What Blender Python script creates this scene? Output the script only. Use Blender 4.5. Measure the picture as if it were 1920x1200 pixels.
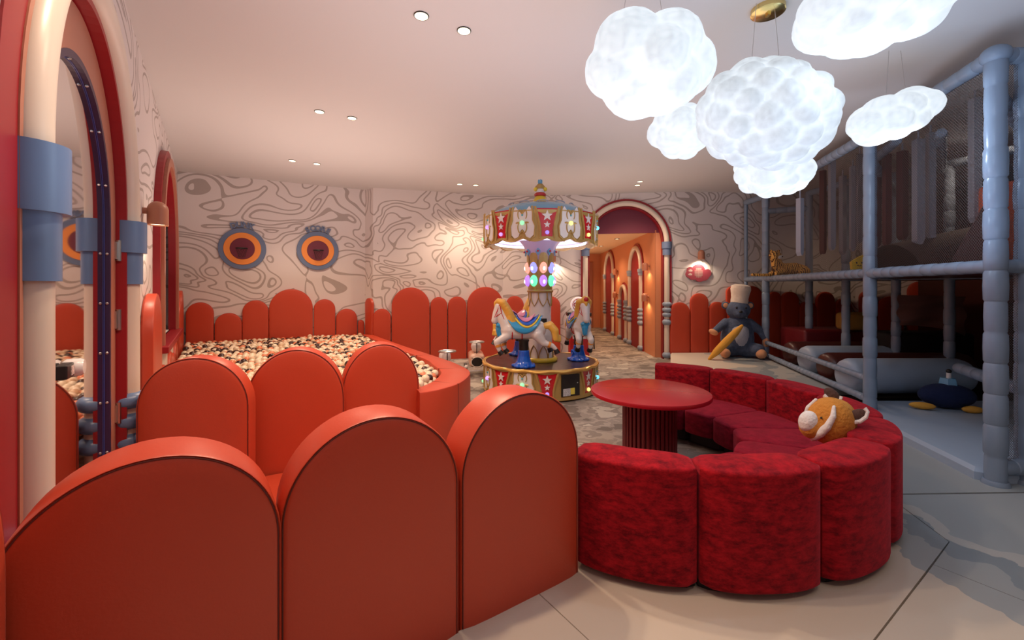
import bpy, bmesh, math, random
from mathutils import Vector, Matrix, noise as mnoise
R = math.radians; PI = math.pi; TAU = 2*PI
random.seed(7)
for o in list(bpy.data.objects): bpy.data.objects.remove(o)
sc = bpy.context.scene; COL = sc.collection
# ------------------------------------------------------------------ camera, world, exposure
F = 805.0; CH = 1.25; HY = 538.0
cam = bpy.data.cameras.new('camera'); cam.sensor_width = 36; cam.lens = F/1920*36; cam.shift_y = -(600-HY)/1920
cam.clip_start = 0.05
co = bpy.data.objects.new('camera', cam); COL.objects.link(co); co.location = (0, 0, CH); co.rotation_euler = (PI/2, 0, 0)
sc.camera = co
w = bpy.data.worlds.new('world'); sc.world = w; w.use_nodes = True
w.node_tree.nodes['Background'].inputs[0].default_value = (1.0, 0.86, 0.80, 1)
w.node_tree.nodes['Background'].inputs[1].default_value = 0.15
sc.view_settings.view_transform = 'Standard'; sc.view_settings.look = 'None'
sc.view_settings.gamma = 1; sc.view_settings.use_curve_mapping = False; sc.view_settings.exposure = 0.0
CEIL = 2.9
def lamp(name, kind, loc, energy, color, **k):
    l = bpy.data.lights.new(name, kind); l.energy = energy; l.color = color
    rot = k.pop('rot', (0, 0, 0))
    for a, b in k.items(): setattr(l, a, b)
    o = bpy.data.objects.new(name, l); COL.objects.link(o); o.location = loc; o.rotation_euler = rot
    return o
WARM = (1.0, 0.72, 0.50)
DOWN = [(790, 29), (870, 57), (599, 209), (660, 221), (548, 301), (594, 307), (862, 345), (892, 347), (1200, 340), (1195, 347)]
def at(px, py, Y): return Vector(((px-960)*Y/F, Y, CH-(py-HY)*Y/F))
def fl(px, py, z=0.0):
    Y = F*(CH-z)/(py-HY); return Vector(((px-960)*Y/F, Y, z))
def onceil(px, py): Y = F*(CEIL-CH)/(HY-py); return Vector(((px-960)*Y/F, Y, CEIL))
for px, py in DOWN:
    p = onceil(px, py)
    lamp('downlight_beam', 'SPOT', (p.x, p.y, CEIL-0.03), 74, WARM, spot_size=R(125), spot_blend=0.9, shadow_soft_size=0.04)
for x, y, e in [(-0.35, 1.75, 55), (-0.9, 1.45, 55), (-0.4, -0.6, 40), (0.9, 0.3, 30), (2.2, 0.6, 16)]:   # the same downlights go on above and behind the camera
    lamp('downlight_beam', 'SPOT', (x, y, CEIL-0.03), e, WARM, spot_size=R(130), spot_blend=0.9, shadow_soft_size=0.05)
for x, y, sx, sy, e, c in [(-2.1, 5.0, 2.6, 2.4, 34, (1, .80, .70)), (-0.3, 2.2, 1.5, 2.2, 19, (1, .82, .74)), (1.3, 6.4, 2.4, 1.4, 13, (1, .80, .70)), (1.7, 4.2, 1.8, 1.6, 11, (1, .84, .78)), (1.7, 1.9, 2.0, 2.6, 30, (.50, .70, 1))]:   # added unseen fill areas facing up, standing in for bounced room light
    lamp('added_ambient_fill', 'AREA', (x, y, 1.36), e, c, rot=(PI, 0, 0), shape='RECTANGLE', size=sx, size_y=sy)
for px, py, y, e in ((1212, 222, 2.2, 5), (1436, 300, 2.45, 9), (1674, 285, 3.0, 8), (1640, 105, 1.95, 6), (1500, 360, 3.0, 6)):
    q = Vector(((px-960)*y/F, y, CH-(py-HY)*y/F)); lamp('cloud_lamp_glow', 'POINT', q, e, (.62, .79, 1), shadow_soft_size=.03)
lamp('play_frame_light', 'SPOT', (5.0, 4.6, 2.85), 30, (1, .72, .5), spot_size=R(150), spot_blend=.8, shadow_soft_size=.1)
lamp('play_frame_light', 'SPOT', (5.6, 6.2, 2.85), 26, (1, .70, .45), spot_size=R(150), spot_blend=.8, shadow_soft_size=.1)
# ------------------------------------------------------------------ materials
MATS = {}
def mat(name, col, rough=0.5, metal=0.0, spec=0.5, emit=None, es=0.0, bump=0, bscale=50, sheen=0, mottle=0, mscale=8, coat=0):
    if name in MATS: return MATS[name]
    m = bpy.data.materials.new(name); m.use_nodes = True; nt = m.node_tree; b = nt.nodes['Principled BSDF']
    b.inputs['Base Color'].default_value = (*col, 1); b.inputs['Roughness'].default_value = rough
    b.inputs['Metallic'].default_value = metal; b.inputs['Specular IOR Level'].default_value = spec
    if sheen: b.inputs['Sheen Weight'].default_value = sheen; b.inputs['Sheen Roughness'].default_value = 0.4; b.inputs['Sheen Tint'].default_value = (*[min(1, c*2+.1) for c in col], 1)
    if coat: b.inputs['Coat Weight'].default_value = coat
    if emit: b.inputs['Emission Color'].default_value = (*emit, 1); b.inputs['Emission Strength'].default_value = es
    if bump or mottle:
        tc = nt.nodes.new('ShaderNodeTexCoord')
        if bump:
            n = nt.nodes.new('ShaderNodeTexNoise'); n.inputs['Scale'].default_value = bscale; n.inputs['Detail'].default_value = 3
            nt.links.new(tc.outputs['Object'], n.inputs['Vector'])
            bp = nt.nodes.new('ShaderNodeBump'); bp.inputs['Strength'].default_value = bump; bp.inputs['Distance'].default_value = 0.01
            nt.links.new(n.outputs['Fac'], bp.inputs['Height']); nt.links.new(bp.outputs[0], b.inputs['Normal'])
        if mottle:
            n = nt.nodes.new('ShaderNodeTexNoise'); n.inputs['Scale'].default_value = mscale; n.inputs['Detail'].default_value = 6; n.inputs['Roughness'].default_value = 0.65
            nt.links.new(tc.outputs['Object'], n.inputs['Vector'])
            r = nt.nodes.new('ShaderNodeValToRGB'); r.color_ramp.elements[0].position = 0.35; r.color_ramp.elements[1].position = 0.68
            r.color_ramp.elements[0].color = (*[c*(1-mottle) for c in col], 1); r.color_ramp.elements[1].color = (*[min(1, c*(1+mottle)) for c in col], 1)
            nt.links.new(n.outputs['Fac'], r.inputs[0]); nt.links.new(r.outputs[0], b.inputs['Base Color'])
    MATS[name] = m; return m
def math_node(nt, op, a, b=None, c=None):
    n = nt.nodes.new('ShaderNodeMath'); n.operation = op
    for i, v in enumerate((a, b, c)):
        if v is None: continue
        if isinstance(v, (int, float)): n.inputs[i].default_value = v
        else: nt.links.new(v, n.inputs[i])
    return n.outputs[0]
def contour_material():
    """cream wallpaper printed with meandering grey-brown contour lines"""
    m = bpy.data.materials.new('contour_wallpaper'); m.use_nodes = True; nt = m.node_tree; b = nt.nodes['Principled BSDF']
    g = nt.nodes.new('ShaderNodeNewGeometry')
    e = 0.01; outs = []
    for off in ((0, 0, 0), (e, 0, 0), (0, e, 0), (0, 0, e)):
        a = nt.nodes.new('ShaderNodeVectorMath'); a.operation = 'ADD'; nt.links.new(g.outputs['Position'], a.inputs[0]); a.inputs[1].default_value = off
        s = nt.nodes.new('ShaderNodeVectorMath'); s.operation = 'MULTIPLY'; nt.links.new(a.outputs[0], s.inputs[0]); s.inputs[1].default_value = (0.85, 0.85, 1.25)
        n = nt.nodes.new('ShaderNodeTexNoise'); n.inputs['Scale'].default_value = 1.25; n.inputs['Detail'].default_value = 1.0; n.inputs['Roughness'].default_value = 0.42; n.inputs['Distortion'].default_value = 1.25
        nt.links.new(s.outputs[0], n.inputs['Vector']); outs.append(n.outputs['Fac'])
    gr = None
    for o in outs[1:]:
        d = math_node(nt, 'SUBTRACT', o, outs[0]); d = math_node(nt, 'MULTIPLY', d, d)
        gr = d if gr is None else math_node(nt, 'ADD', gr, d)
    gr = math_node(nt, 'DIVIDE', math_node(nt, 'SQRT', gr), e)            # gradient per metre
    K = 10.0
    fr = math_node(nt, 'FRACT', math_node(nt, 'MULTIPLY', outs[0], K))
    d = math_node(nt, 'ABSOLUTE', math_node(nt, 'SUBTRACT', fr, 0.5))
    dist = math_node(nt, 'DIVIDE', d, math_node(nt, 'MULTIPLY', math_node(nt, 'ADD', gr, 0.05), K))
    mk = math_node(nt, 'LESS_THAN', dist, 0.0095)
    mx = nt.nodes.new('ShaderNodeMix'); mx.data_type = 'RGBA'; nt.links.new(mk, mx.inputs['Factor'])
    mx.inputs['A'].default_value = (0.72, 0.655, 0.64, 1); mx.inputs['B'].default_value = (0.43, 0.37, 0.345, 1)
    nt.links.new(mx.outputs['Result'], b.inputs['Base Color']); b.inputs['Roughness'].default_value = 0.75
    return m
def carpet_material():
    m = bpy.data.materials.new('carpet'); m.use_nodes = True; nt = m.node_tree; b = nt.nodes['Principled BSDF']
    g = nt.nodes.new('ShaderNodeNewGeometry')
    mp = nt.nodes.new('ShaderNodeVectorMath'); mp.operation = 'MULTIPLY'; nt.links.new(g.outputs['Position'], mp.inputs[0]); mp.inputs[1].default_value = (2.0, 2.6, 1)
    n = nt.nodes.new('ShaderNodeTexNoise'); n.inputs['Scale'].default_value = 1.3; n.inputs['Detail'].default_value = 4; n.inputs['Roughness'].default_value = .5
    nt.links.new(mp.outputs[0], n.inputs['Vector'])
    r = nt.nodes.new('ShaderNodeValToRGB'); r.color_ramp.interpolation = 'CONSTANT'; el = r.color_ramp.elements
    el[0].position = 0; el[0].color = (0.22, 0.185, 0.165, 1); el[1].position = 0.42; el[1].color = (0.36, 0.31, 0.275, 1)
    for p, c in ((0.49, (0.45, 0.39, 0.34)), (0.54, (0.32, 0.275, 0.245)), (0.60, (0.58, 0.52, 0.45))):
        x = el.new(p); x.color = (*c, 1)
    nt.links.new(n.outputs['Fac'], r.inputs[0])
    n2 = nt.nodes.new('ShaderNodeTexNoise'); n2.inputs['Scale'].default_value = 260; n2.inputs['Detail'].default_value = 2; nt.links.new(g.outputs['Position'], n2.inputs['Vector'])
    mx = nt.nodes.new('ShaderNodeMix'); mx.data_type = 'RGBA'; mx.blend_type = 'MULTIPLY'; mx.inputs['Factor'].default_value = 0.7
    r2 = nt.nodes.new('ShaderNodeValToRGB'); r2.color_ramp.elements[0].position = .35; r2.color_ramp.elements[1].position = .6; r2.color_ramp.elements[0].color = (.35, .35, .35, 1); r2.color_ramp.elements[1].color = (1, 1, 1, 1)
    nt.links.new(n2.outputs['Fac'], r2.inputs[0])
    nt.links.new(r.outputs[0], mx.inputs['A']); nt.links.new(r2.outputs[0], mx.inputs['B']); nt.links.new(mx.outputs['Result'], b.inputs['Base Color'])
    bp = nt.nodes.new('ShaderNodeBump'); bp.inputs['Strength'].default_value = .5; bp.inputs['Distance'].default_value = .004
    nt.links.new(n2.outputs['Fac'], bp.inputs['Height']); nt.links.new(bp.outputs[0], b.inputs['Normal']); b.inputs['Roughness'].default_value = .95; b.inputs['Specular IOR Level'].default_value = .1
    return m
def mats_material():
    """vinyl floor mats: cream with pale grey-blue cloud shapes"""
    m = bpy.data.materials.new('vinyl_mat'); m.use_nodes = True; nt = m.node_tree; b = nt.nodes['Principled BSDF']
    g = nt.nodes.new('ShaderNodeNewGeometry')
    sp = nt.nodes.new('ShaderNodeSeparateXYZ'); nt.links.new(g.outputs['Position'], sp.inputs[0])
    n = nt.nodes.new('ShaderNodeTexNoise'); n.inputs['Scale'].default_value = 1.5; n.inputs['Detail'].default_value = 5; n.inputs['Roughness'].default_value = .45
    nt.links.new(g.outputs['Position'], n.inputs['Vector'])
    # sharp-edged cloud bands that turn bluer away from the carpet side
    t = math_node(nt, 'ADD', math_node(nt, 'MULTIPLY', sp.outputs[0], 0.50), math_node(nt, 'MULTIPLY', n.outputs['Fac'], 1.5))
    t = math_node(nt, 'SUBTRACT', t, math_node(nt, 'MULTIPLY', math_node(nt, 'ABSOLUTE', math_node(nt, 'SUBTRACT', sp.outputs[1], 2.6)), 0.24))
    r = nt.nodes.new('ShaderNodeValToRGB'); r.color_ramp.interpolation = 'CONSTANT'; el = r.color_ramp.elements
    t = math_node(nt, 'DIVIDE', t, 3.0)
    nt.links.new(t, r.inputs[0])
    el[0].position = 0; el[0].color = (0.60, 0.53, 0.44, 1); el[1].position = 0.475; el[1].color = (0.36, 0.375, 0.37, 1)
    for p, c in ((0.53, (0.25, 0.285, 0.305)), (0.575, (0.46, 0.45, 0.42)), (0.615, (0.34, 0.365, 0.37))):
        x = el.new(p); x.color = (*c, 1)
    nt.links.new(r.outputs[0], b.inputs['Base Color']); b.inputs['Roughness'].default_value = .5
    return m
def velvet_material(name, dark, light):
    m = bpy.data.materials.new(name); m.use_nodes = True; nt = m.node_tree; b = nt.nodes['Principled BSDF']
    g = nt.nodes.new('ShaderNodeNewGeometry'); mp = nt.nodes.new('ShaderNodeVectorMath'); mp.operation = 'MULTIPLY'; mp.inputs[1].default_value = (1, 1, 2.2)
    nt.links.new(g.outputs['Position'], mp.inputs[0])
    n = nt.nodes.new('ShaderNodeTexNoise'); n.inputs['Scale'].default_value = 16; n.inputs['Detail'].default_value = 9; n.inputs['Roughness'].default_value = .78
    nt.links.new(mp.outputs[0], n.inputs['Vector'])
    r = nt.nodes.new('ShaderNodeValToRGB'); r.color_ramp.elements[0].position = .36; r.color_ramp.elements[1].position = .66
    r.color_ramp.elements[0].color = (*dark, 1); r.color_ramp.elements[1].color = (*light, 1)
    nt.links.new(n.outputs['Fac'], r.inputs[0]); nt.links.new(r.outputs[0], b.inputs['Base Color'])
    b.inputs['Roughness'].default_value = .9; b.inputs['Specular IOR Level'].default_value = .15
    b.inputs['Sheen Weight'].default_value = .45; b.inputs['Sheen Roughness'].default_value = .45; b.inputs['Sheen Tint'].default_value = (1, .12, .18, 1)
    bp = nt.nodes.new('ShaderNodeBump'); bp.inputs['Strength'].default_value = .35; bp.inputs['Distance'].default_value = .006
    nt.links.new(n.outputs['Fac'], bp.inputs['Height']); nt.links.new(bp.outputs[0], b.inputs['Normal'])
    return m
def cloud_material(base=.24, crease=.40):
    m = bpy.data.materials.new('cloud_fibre'); m.use_nodes = True; nt = m.node_tree; b = nt.nodes['Principled BSDF']
    g = nt.nodes.new('ShaderNodeNewGeometry'); tc = nt.nodes.new('ShaderNodeTexCoord')
    n = nt.nodes.new('ShaderNodeTexNoise'); n.inputs['Scale'].default_value = 9; n.inputs['Detail'].default_value = 6; n.inputs['Distortion'].default_value = 1.2
    nt.links.new(tc.outputs['Object'], n.inputs['Vector'])
    pr = nt.nodes.new('ShaderNodeValToRGB'); pr.color_ramp.elements[0].position = .47; pr.color_ramp.elements[1].position = .56
    pr.color_ramp.elements[0].color = (1, 1, 1, 1); pr.color_ramp.elements[1].color = (.0, .0, .0, 1)     # thin fibre in the creases lets more light out
    nt.links.new(g.outputs['Pointiness'], pr.inputs[0])
    s = math_node(nt, 'ADD', math_node(nt, 'MULTIPLY', n.outputs['Fac'], 0.42), math_node(nt, 'MULTIPLY', pr.outputs[0], crease))
    s = math_node(nt, 'ADD', s, base)
    b.inputs['Base Color'].default_value = (.22, .22, .23, 1); b.inputs['Roughness'].default_value = .9
    b.inputs['Emission Color'].default_value = (.84, .93, 1.0, 1); nt.links.new(s, b.inputs['Emission Strength'])
    return m
def net_material(name, col, pitch, fill):
    m = bpy.data.materials.new(name); m.use_nodes = True; nt = m.node_tree; b = nt.nodes['Principled BSDF']
    b.inputs['Base Color'].default_value = (*col, 1); b.inputs['Roughness'].default_value = .6
    tc = nt.nodes.new('ShaderNodeTexCoord'); sp = nt.nodes.new('ShaderNodeSeparateXYZ'); nt.links.new(tc.outputs['UV'], sp.inputs[0])
    a = None
    for sgn in (1, -1):
        v = math_node(nt, 'ADD', sp.outputs[0], math_node(nt, 'MULTIPLY', sp.outputs[1], sgn))
        v = math_node(nt, 'LESS_THAN', math_node(nt, 'FRACT', math_node(nt, 'DIVIDE', v, pitch)), fill)
        a = v if a is None else math_node(nt, 'MAXIMUM', a, v)
    nt.links.new(a, b.inputs['Alpha']); return m
def tiger_material():
    m = bpy.data.materials.new('tiger_plush'); m.use_nodes = True; nt = m.node_tree; b = nt.nodes['Principled BSDF']
    tc = nt.nodes.new('ShaderNodeTexCoord'); wv = nt.nodes.new('ShaderNodeTexWave'); wv.inputs['Scale'].default_value = 11; wv.inputs['Distortion'].default_value = 5; wv.inputs['Detail Scale'].default_value = 2.4
    nt.links.new(tc.outputs['Object'], wv.inputs['Vector'])
    r = nt.nodes.new('ShaderNodeValToRGB'); r.color_ramp.elements[0].position = .22; r.color_ramp.elements[1].position = .36
    r.color_ramp.elements[0].color = (.07, .025, .01, 1); r.color_ramp.elements[1].color = (.82, .45, .11, 1)
    nt.links.new(wv.outputs['Fac'], r.inputs[0]); nt.links.new(r.outputs[0], b.inputs['Base Color']); b.inputs['Roughness'].default_value = .9
    return m
M_wall = contour_material(); M_carpet = carpet_material(); M_mats = mats_material(); M_cloud = cloud_material(.17, .46); M_cloud2 = cloud_material(.40, .40)
M_velvet = velvet_material('crimson_chenille', (.095, .001, .005), (.46, .008, .016))
M_velvet2 = velvet_material('seat_chenille', (.13, .003, .012), (.30, .010, .028))
M_ceil = mat('ceiling_paint', (.61, .585, .575), .8)
M_pad = mat('orange_leatherette', (.54, .062, .026), .38, bump=.05, bscale=120)
M_seam = mat('stitched_seam', (.12, .02, .015), .7)
M_cream = mat('cream_lacquer', (.70, .60, .50), .35)
M_blue = mat('slate_blue_lacquer', (.13, .22, .41), .32)
M_blueg = mat('grey_blue_lacquer', (.27, .33, .42), .4)
M_redtrim = mat('deep_red_lacquer', (.30, .008, .014), .4)
M_maroon = mat('maroon_paint', (.15, .013, .035), .5)
M_salmon = mat('salmon_lacquer', (.42, .16, .10), .45)
M_purple = mat('purple_lacquer', (.030, .010, .05), .4)
M_mirror = mat('mirror_glass', (.80, .76, .75), .03, metal=1.0)
M_steel = mat('brushed_steel', (.6, .58, .56), .3, metal=1)
M_brass = mat('polished_brass', (.78, .60, .25), .2, metal=1)
M_orange = mat('orange_board', (.85, .28, .05), .5)
M_ringblue = mat('blue_board', (.13, .18, .30), .5)
M_black = mat('black_metal', (.015, .013, .013), .4)
M_vinyl = mat('grey_blue_vinyl', (.24, .31, .41), .26, bump=.15, bscale=14)
M_vinyl2 = mat('pale_blue_vinyl', (.36, .45, .57), .4, bump=.15, bscale=10)
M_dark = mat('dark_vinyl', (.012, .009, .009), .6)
M_brown = mat('brown_vinyl', (.075, .018, .014), .35)
M_orwall = mat('corridor_paint', (.66, .27, .13), .5)
M_corrceil = mat('corridor_ceiling_paint', (.72, .50, .30), .7)
M_bulb = mat('warm_lens', (1, .9, .7), .4, emit=(1, .80, .50), es=3.0)
M_copper = mat('terracotta_metal', (.42, .17, .10), .4)
M_gold = mat('antique_gold', (.50, .33, .11), .30, metal=.3, bump=.2, bscale=30)
M_white = mat('glossy_white', (.78, .74, .73), .22, coat=.5)
M_red = mat('glossy_red', (.55, .01, .02), .25, coat=.5)
M_ltblue = mat('sky_blue_gloss', (.16, .42, .66), .25, coat=.5)
M_royal = mat('royal_blue_gloss', (.01, .11, .62), .18, coat=.6)
M_yellow = mat('mane_yellow', (.84, .48, .08), .3, bump=.6, bscale=22, coat=.3)
M_yell2 = mat('yellow_gloss', (.85, .62, .05), .3)
M_orang2 = mat('orange_gloss', (.75, .30, .06), .3)
M_pink = mat('pink_gloss', (.70, .25, .42), .3)
M_teal = mat('teal_gloss', (.12, .42, .48), .3)
M_deck = mat('dark_wood_deck', (.05, .018, .014), .3, bump=.3, bscale=12)
M_tabletop = mat('red_table_lacquer', (.36, .007, .016), .24)
M_tablebase = mat('red_table_base', (.17, .010, .016), .45)
# ------------------------------------------------------------------ mesh builder
class MB:
    def __init__(s): s.v = []; s.f = []; s.uv = None
    def add(s, vs, fs, M=None):
        b = len(s.v)
        for p in vs: p = Vector(p); s.v.append(M @ p if M else p)
        s.f += [tuple(b+i for i in q) for q in fs]; return s
    def box(s, x0, x1, y0, y1, z0, z1, M=None, bev=0):
        if bev:
            bm = bmesh.new(); bmesh.ops.create_cube(bm, size=1)
            for v in bm.verts: v.co = Vector(((x0+x1)/2+v.co.x*(x1-x0), (y0+y1)/2+v.co.y*(y1-y0), (z0+z1)/2+v.co.z*(z1-z0)))
            bmesh.ops.bevel(bm, geom=bm.edges[:], offset=bev, segments=3, affect='EDGES', profile=.5)
            bm.verts.index_update(); s.add([v.co.copy() for v in bm.verts], [[v.index for v in q.verts] for q in bm.faces], M); bm.free(); return s
        vs = [(x, y, z) for z in (z0, z1) for y in (y0, y1) for x in (x0, x1)]
        return s.add(vs, [(0, 2, 3, 1), (4, 5, 7, 6), (0, 1, 5, 4), (2, 6, 7, 3), (0, 4, 6, 2), (1, 3, 7, 5)], M)
    def lathe(s, prof, n=32, M=None, cap=True, a0=0, a1=TAU):
        full = abs(a1-a0-TAU) < 1e-6; k = n if full else n+1; vs = []
        for r, z in prof:
            for i in range(k):
                a = a0+(a1-a0)*i/n; vs.append((r*math.cos(a), r*math.sin(a), z))
        fs = []
        for j in range(len(prof)-1):
            for i in range(n):
                i2 = (i+1) % k; fs.append((j*k+i, j*k+i2, (j+1)*k+i2, (j+1)*k+i))
        if cap and full:
            fs.append(tuple(reversed(range(k)))); fs.append(tuple((len(prof)-1)*k+i for i in range(k)))
        return s.add(vs, fs, M)
    def sphere(s, c, r, n=16, m=10, M=None, rot=None):
        if isinstance(r, (int, float)): r = (r, r, r)
        T = Matrix.Translation(Vector(c))
        if rot: T = T @ rot
        T = T @ Matrix.Diagonal((r[0], r[1], r[2], 1))
        if M: T = M @ T
        vs = [(0, 0, -1)]; fs = []
        for j in range(1, m):
            t = PI*j/m
            for i in range(n): a = TAU*i/n; vs.append((math.sin(t)*math.cos(a), math.sin(t)*math.sin(a), -math.cos(t)))
        vs.append((0, 0, 1)); L = len(vs)-1
        for i in range(n):
            fs.append((0, 1+(i+1) % n, 1+i)); fs.append((L, 1+(m-2)*n+i, 1+(m-2)*n+(i+1) % n))
            for j in range(m-2): fs.append((1+j*n+i, 1+j*n+(i+1) % n, 1+(j+1)*n+(i+1) % n, 1+(j+1)*n+i))
        return s.add(vs, fs, T)
    def tube(s, pts, r, n=10, M=None, closed=False):
        pts = [Vector(p) for p in pts]; N = len(pts); vs = []; fs = []; up = None
        for i, p in enumerate(pts):
            if closed: t = (pts[(i+1) % N]-pts[i-1]).normalized()
            else: t = (pts[min(i+1, N-1)]-pts[max(i-1, 0)]).normalized()
            if up is None: up = Vector((0, 0, 1)) if abs(t.z) < .9 else Vector((1, 0, 0))
            a = t.cross(up).normalized(); bb = a.cross(t).normalized(); up = bb
            rr = r[i] if isinstance(r, (list, tuple)) else r
            for k in range(n): q = TAU*k/n; vs.append(p+(a*math.cos(q)+bb*math.sin(q))*rr)
        for i in range(N if closed else N-1):
            j = (i+1) % N
            for k in range(n): fs.append((i*n+k, i*n+(k+1) % n, j*n+(k+1) % n, j*n+k))
        if not closed: fs.append(tuple(range(n))[::-1]); fs.append(tuple((N-1)*n+k for k in range(n)))
        return s.add(vs, fs, M)
    def prism(s, outline, y0, y1, M=None):
        """outline in (x, z), extruded along y"""
        n = len(outline); vs = [(x, y0, z) for x, z in outline]+[(x, y1, z) for x, z in outline]
        fs = [tuple(range(n)), tuple(range(2*n-1, n-1, -1))]+[(i, i+n, (i+1) % n+n, (i+1) % n) for i in range(n)]
        return s.add(vs, fs, M)
    def build(s, name, m, parent=None, smooth=False, fix=True, **k):
        me = bpy.data.meshes.new(name); me.from_pydata([tuple(v) for v in s.v], [], s.f)
        if fix:
            bm = bmesh.new(); bm.from_mesh(me); bmesh.ops.recalc_face_normals(bm, faces=bm.faces[:]); bm.to_mesh(me); bm.free()
        me.materials.append(m)
        if smooth: sm(me)
        return link(name, me, parent, **k)
def sm(me, ang=40):
    me.polygons.foreach_set('use_smooth', [True]*len(me.polygons))
    try: me.set_sharp_from_angle(angle=R(ang))
    except Exception: pass
def link(name, me, parent=None, label=None, cat=None, group=None, kind=None, M=None):
    o = bpy.data.objects.new(name, me); COL.objects.link(o)
    if parent: o.parent = parent
    if M is not None: o.matrix_local = M
    tag(o, label, cat, group, kind); return o
def tag(o, label=None, cat=None, group=None, kind=None):
    if label: o['label'] = label
    if cat: o['category'] = cat
    if group: o['group'] = group
    if kind: o['kind'] = kind
def thing(name, label, cat, loc=(0, 0, 0), rz=0, group=None):
    o = bpy.data.objects.new(name, None); COL.objects.link(o); o.location = loc; o.rotation_euler = (0, 0, rz); o.empty_display_size = .05
    tag(o, label, cat, group); return o
def copy_tree(o, parent=None):
    c = o.copy(); COL.objects.link(c); c.parent = parent
    for ch in list(o.children): copy_tree(ch, c)
    return c
def struct(name, mb, m, smooth=False): return mb.build(name, m, None, smooth, kind='structure')
def remesh(mb, voxel, it=4, fac=.5):
    """fuse overlapping lumps into one continuous skin"""
    me = bpy.data.meshes.new('tmp'); me.from_pydata([tuple(v) for v in mb.v], [], mb.f)
    o = bpy.data.objects.new('tmp', me); COL.objects.link(o)
    r = o.modifiers.new('r', 'REMESH'); r.mode = 'VOXEL'; r.voxel_size = voxel
    if it: q = o.modifiers.new('s', 'SMOOTH'); q.iterations = it; q.factor = fac
    dg = bpy.context.evaluated_depsgraph_get(); out = bpy.data.meshes.new_from_object(o.evaluated_get(dg))
    bpy.data.objects.remove(o); bpy.data.meshes.remove(me); return out
def blob(name, mb, voxel, m, parent=None, it=4, **k):
    me = remesh(mb, voxel, it); me.materials.clear(); me.materials.append(m)
    me.polygons.foreach_set('use_smooth', [True]*len(me.polygons)); return link(name, me, parent, **k)
def cap(mb, p0, r0, p1, r1, n=14):
    p0 = Vector(p0); p1 = Vector(p1); mb.sphere(p0, r0, n, 8); mb.sphere(p1, r1, n, 8); mb.tube([p0, p1], [r0, r1], n)
def limb(mb, pts, rs):
    for i in range(len(pts)-1): cap(mb, pts[i], rs[i], pts[i+1], rs[i+1])
def text_mesh(ch, size, ext):
    cu = bpy.data.curves.new('t', 'FONT'); cu.body = ch; cu.size = size; cu.extrude = ext; cu.offset = size*.035; cu.align_x = 'CENTER'; cu.align_y = 'CENTER'
    o = bpy.data.objects.new('t', cu); COL.objects.link(o); dg = bpy.context.evaluated_depsgraph_get()
    me = bpy.data.meshes.new_from_object(o.evaluated_get(dg)); bpy.data.objects.remove(o); return me
def text_part(name, ch, size, ext, m, parent, M):
    me = text_mesh(ch, size, ext); me.materials.clear(); me.materials.append(m); return link(name, me, parent, M=M)
def frame_on(p, d, n):
    """matrix: local x = d (along wall), y = -n (into wall), z up, origin p"""
    M = Matrix.Identity(4); d = Vector((*d, 0)).normalized(); n = Vector((*n, 0)).normalized()
    for i in range(3): M[i][0] = d[i]; M[i][1] = -n[i]; M[i][2] = (0, 0, 1)[i]; M[i][3] = p[i]
    return M
# ------------------------------------------------------------------ room shell
LD = Vector((-.696, 1)).normalized(); LN = Vector((1, .696)).normalized()           # left wall direction and inward normal
def LW(s): return Vector((-.511, 0)) + LD*s                                        # point on the left wall, s metres from abreast of the lens
ML = frame_on((-.511, 0, 0), LD, LN)                                               # local x=s, y into wall
S0, RA, SPR = 2.287, .858, 1.65                                                      # near arch: centre, radius, spring height
def arch_pts(cx, r, spr, z0=0, n=28):
    return [(cx-r, z0)]+[(cx-r*math.cos(PI*i/n), spr+r*math.sin(PI*i/n)) for i in range(n+1)]+[(cx+r, z0)]
SL_END = 6.12*1.2184
def wall_with_holes(x0, x1, H, holes, th):
    """outline in one piece for floor-standing arch holes"""
    pts = [(x0, 0)]
    for h in holes: pts += h
    pts += [(x1, 0), (x1, H), (x0, H)]
    return pts
mb = MB(); mb.prism(wall_with_holes(-3.0, 4.20, CEIL, [arch_pts(S0, RA-.0, SPR)], .2), 0, .12, ML)
struct('wall_left', mb, M_wall)
# window stretch of the left wall: hole above a sill
WS0, WS1, WZ, WSP = 4.50, 6.35, .74, 1.62; wc = (WS0+WS1)/2; wr = (WS1-WS0)/2
mb = MB(); mb.prism([(4.20, 0), (wc, 0), (wc, WZ), (WS0, WZ)]+arch_pts(wc, wr, WSP, WZ)[1:16]+[(wc, CEIL), (4.20, CEIL)], 0, .12, ML)
mb.prism([(wc, 0), (SL_END+.3, 0), (SL_END+.3, CEIL), (wc, CEIL)]+arch_pts(wc, wr, WSP, WZ)[15:-1]+[(WS1, WZ), (wc, WZ)], 0, .12, ML)
struct('wall_left_window', mb, M_wall)
A1 = (-4.77, 6.12); A2 = (-2.50, 7.31); A3 = (-2.31, 7.14); A4 = (-.16, 7.76); A5 = (1.20, 7.70)
XA, RB, SPB = 1.985, .66, 2.02                                                      # far arch centre x, opening radius, spring
A6 = (2.80, 7.45); A7 = (4.0, 7.5); A8 = (6.2, 7.75); A9 = (8.4, 7.2); YB = 7.45
def wall_seg(name, a, b, H=CEIL, th=.12, m=M_wall):
    a = Vector(a); b = Vector(b); d = (b-a); L = d.length; d.normalize(); n = Vector((d.y, -d.x))
    mb = MB(); mb.prism([(0, 0), (L, 0), (L, H), (0, H)], 0, th, frame_on((*a, 0), d, n)); struct(name, mb, m)
wall_seg('wall_back_left', A1, A2); wall_seg('wall_back_return', A2, A3); wall_seg('wall_back', A3, A4); wall_seg('wall_back_centre', A4, A5)
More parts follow.
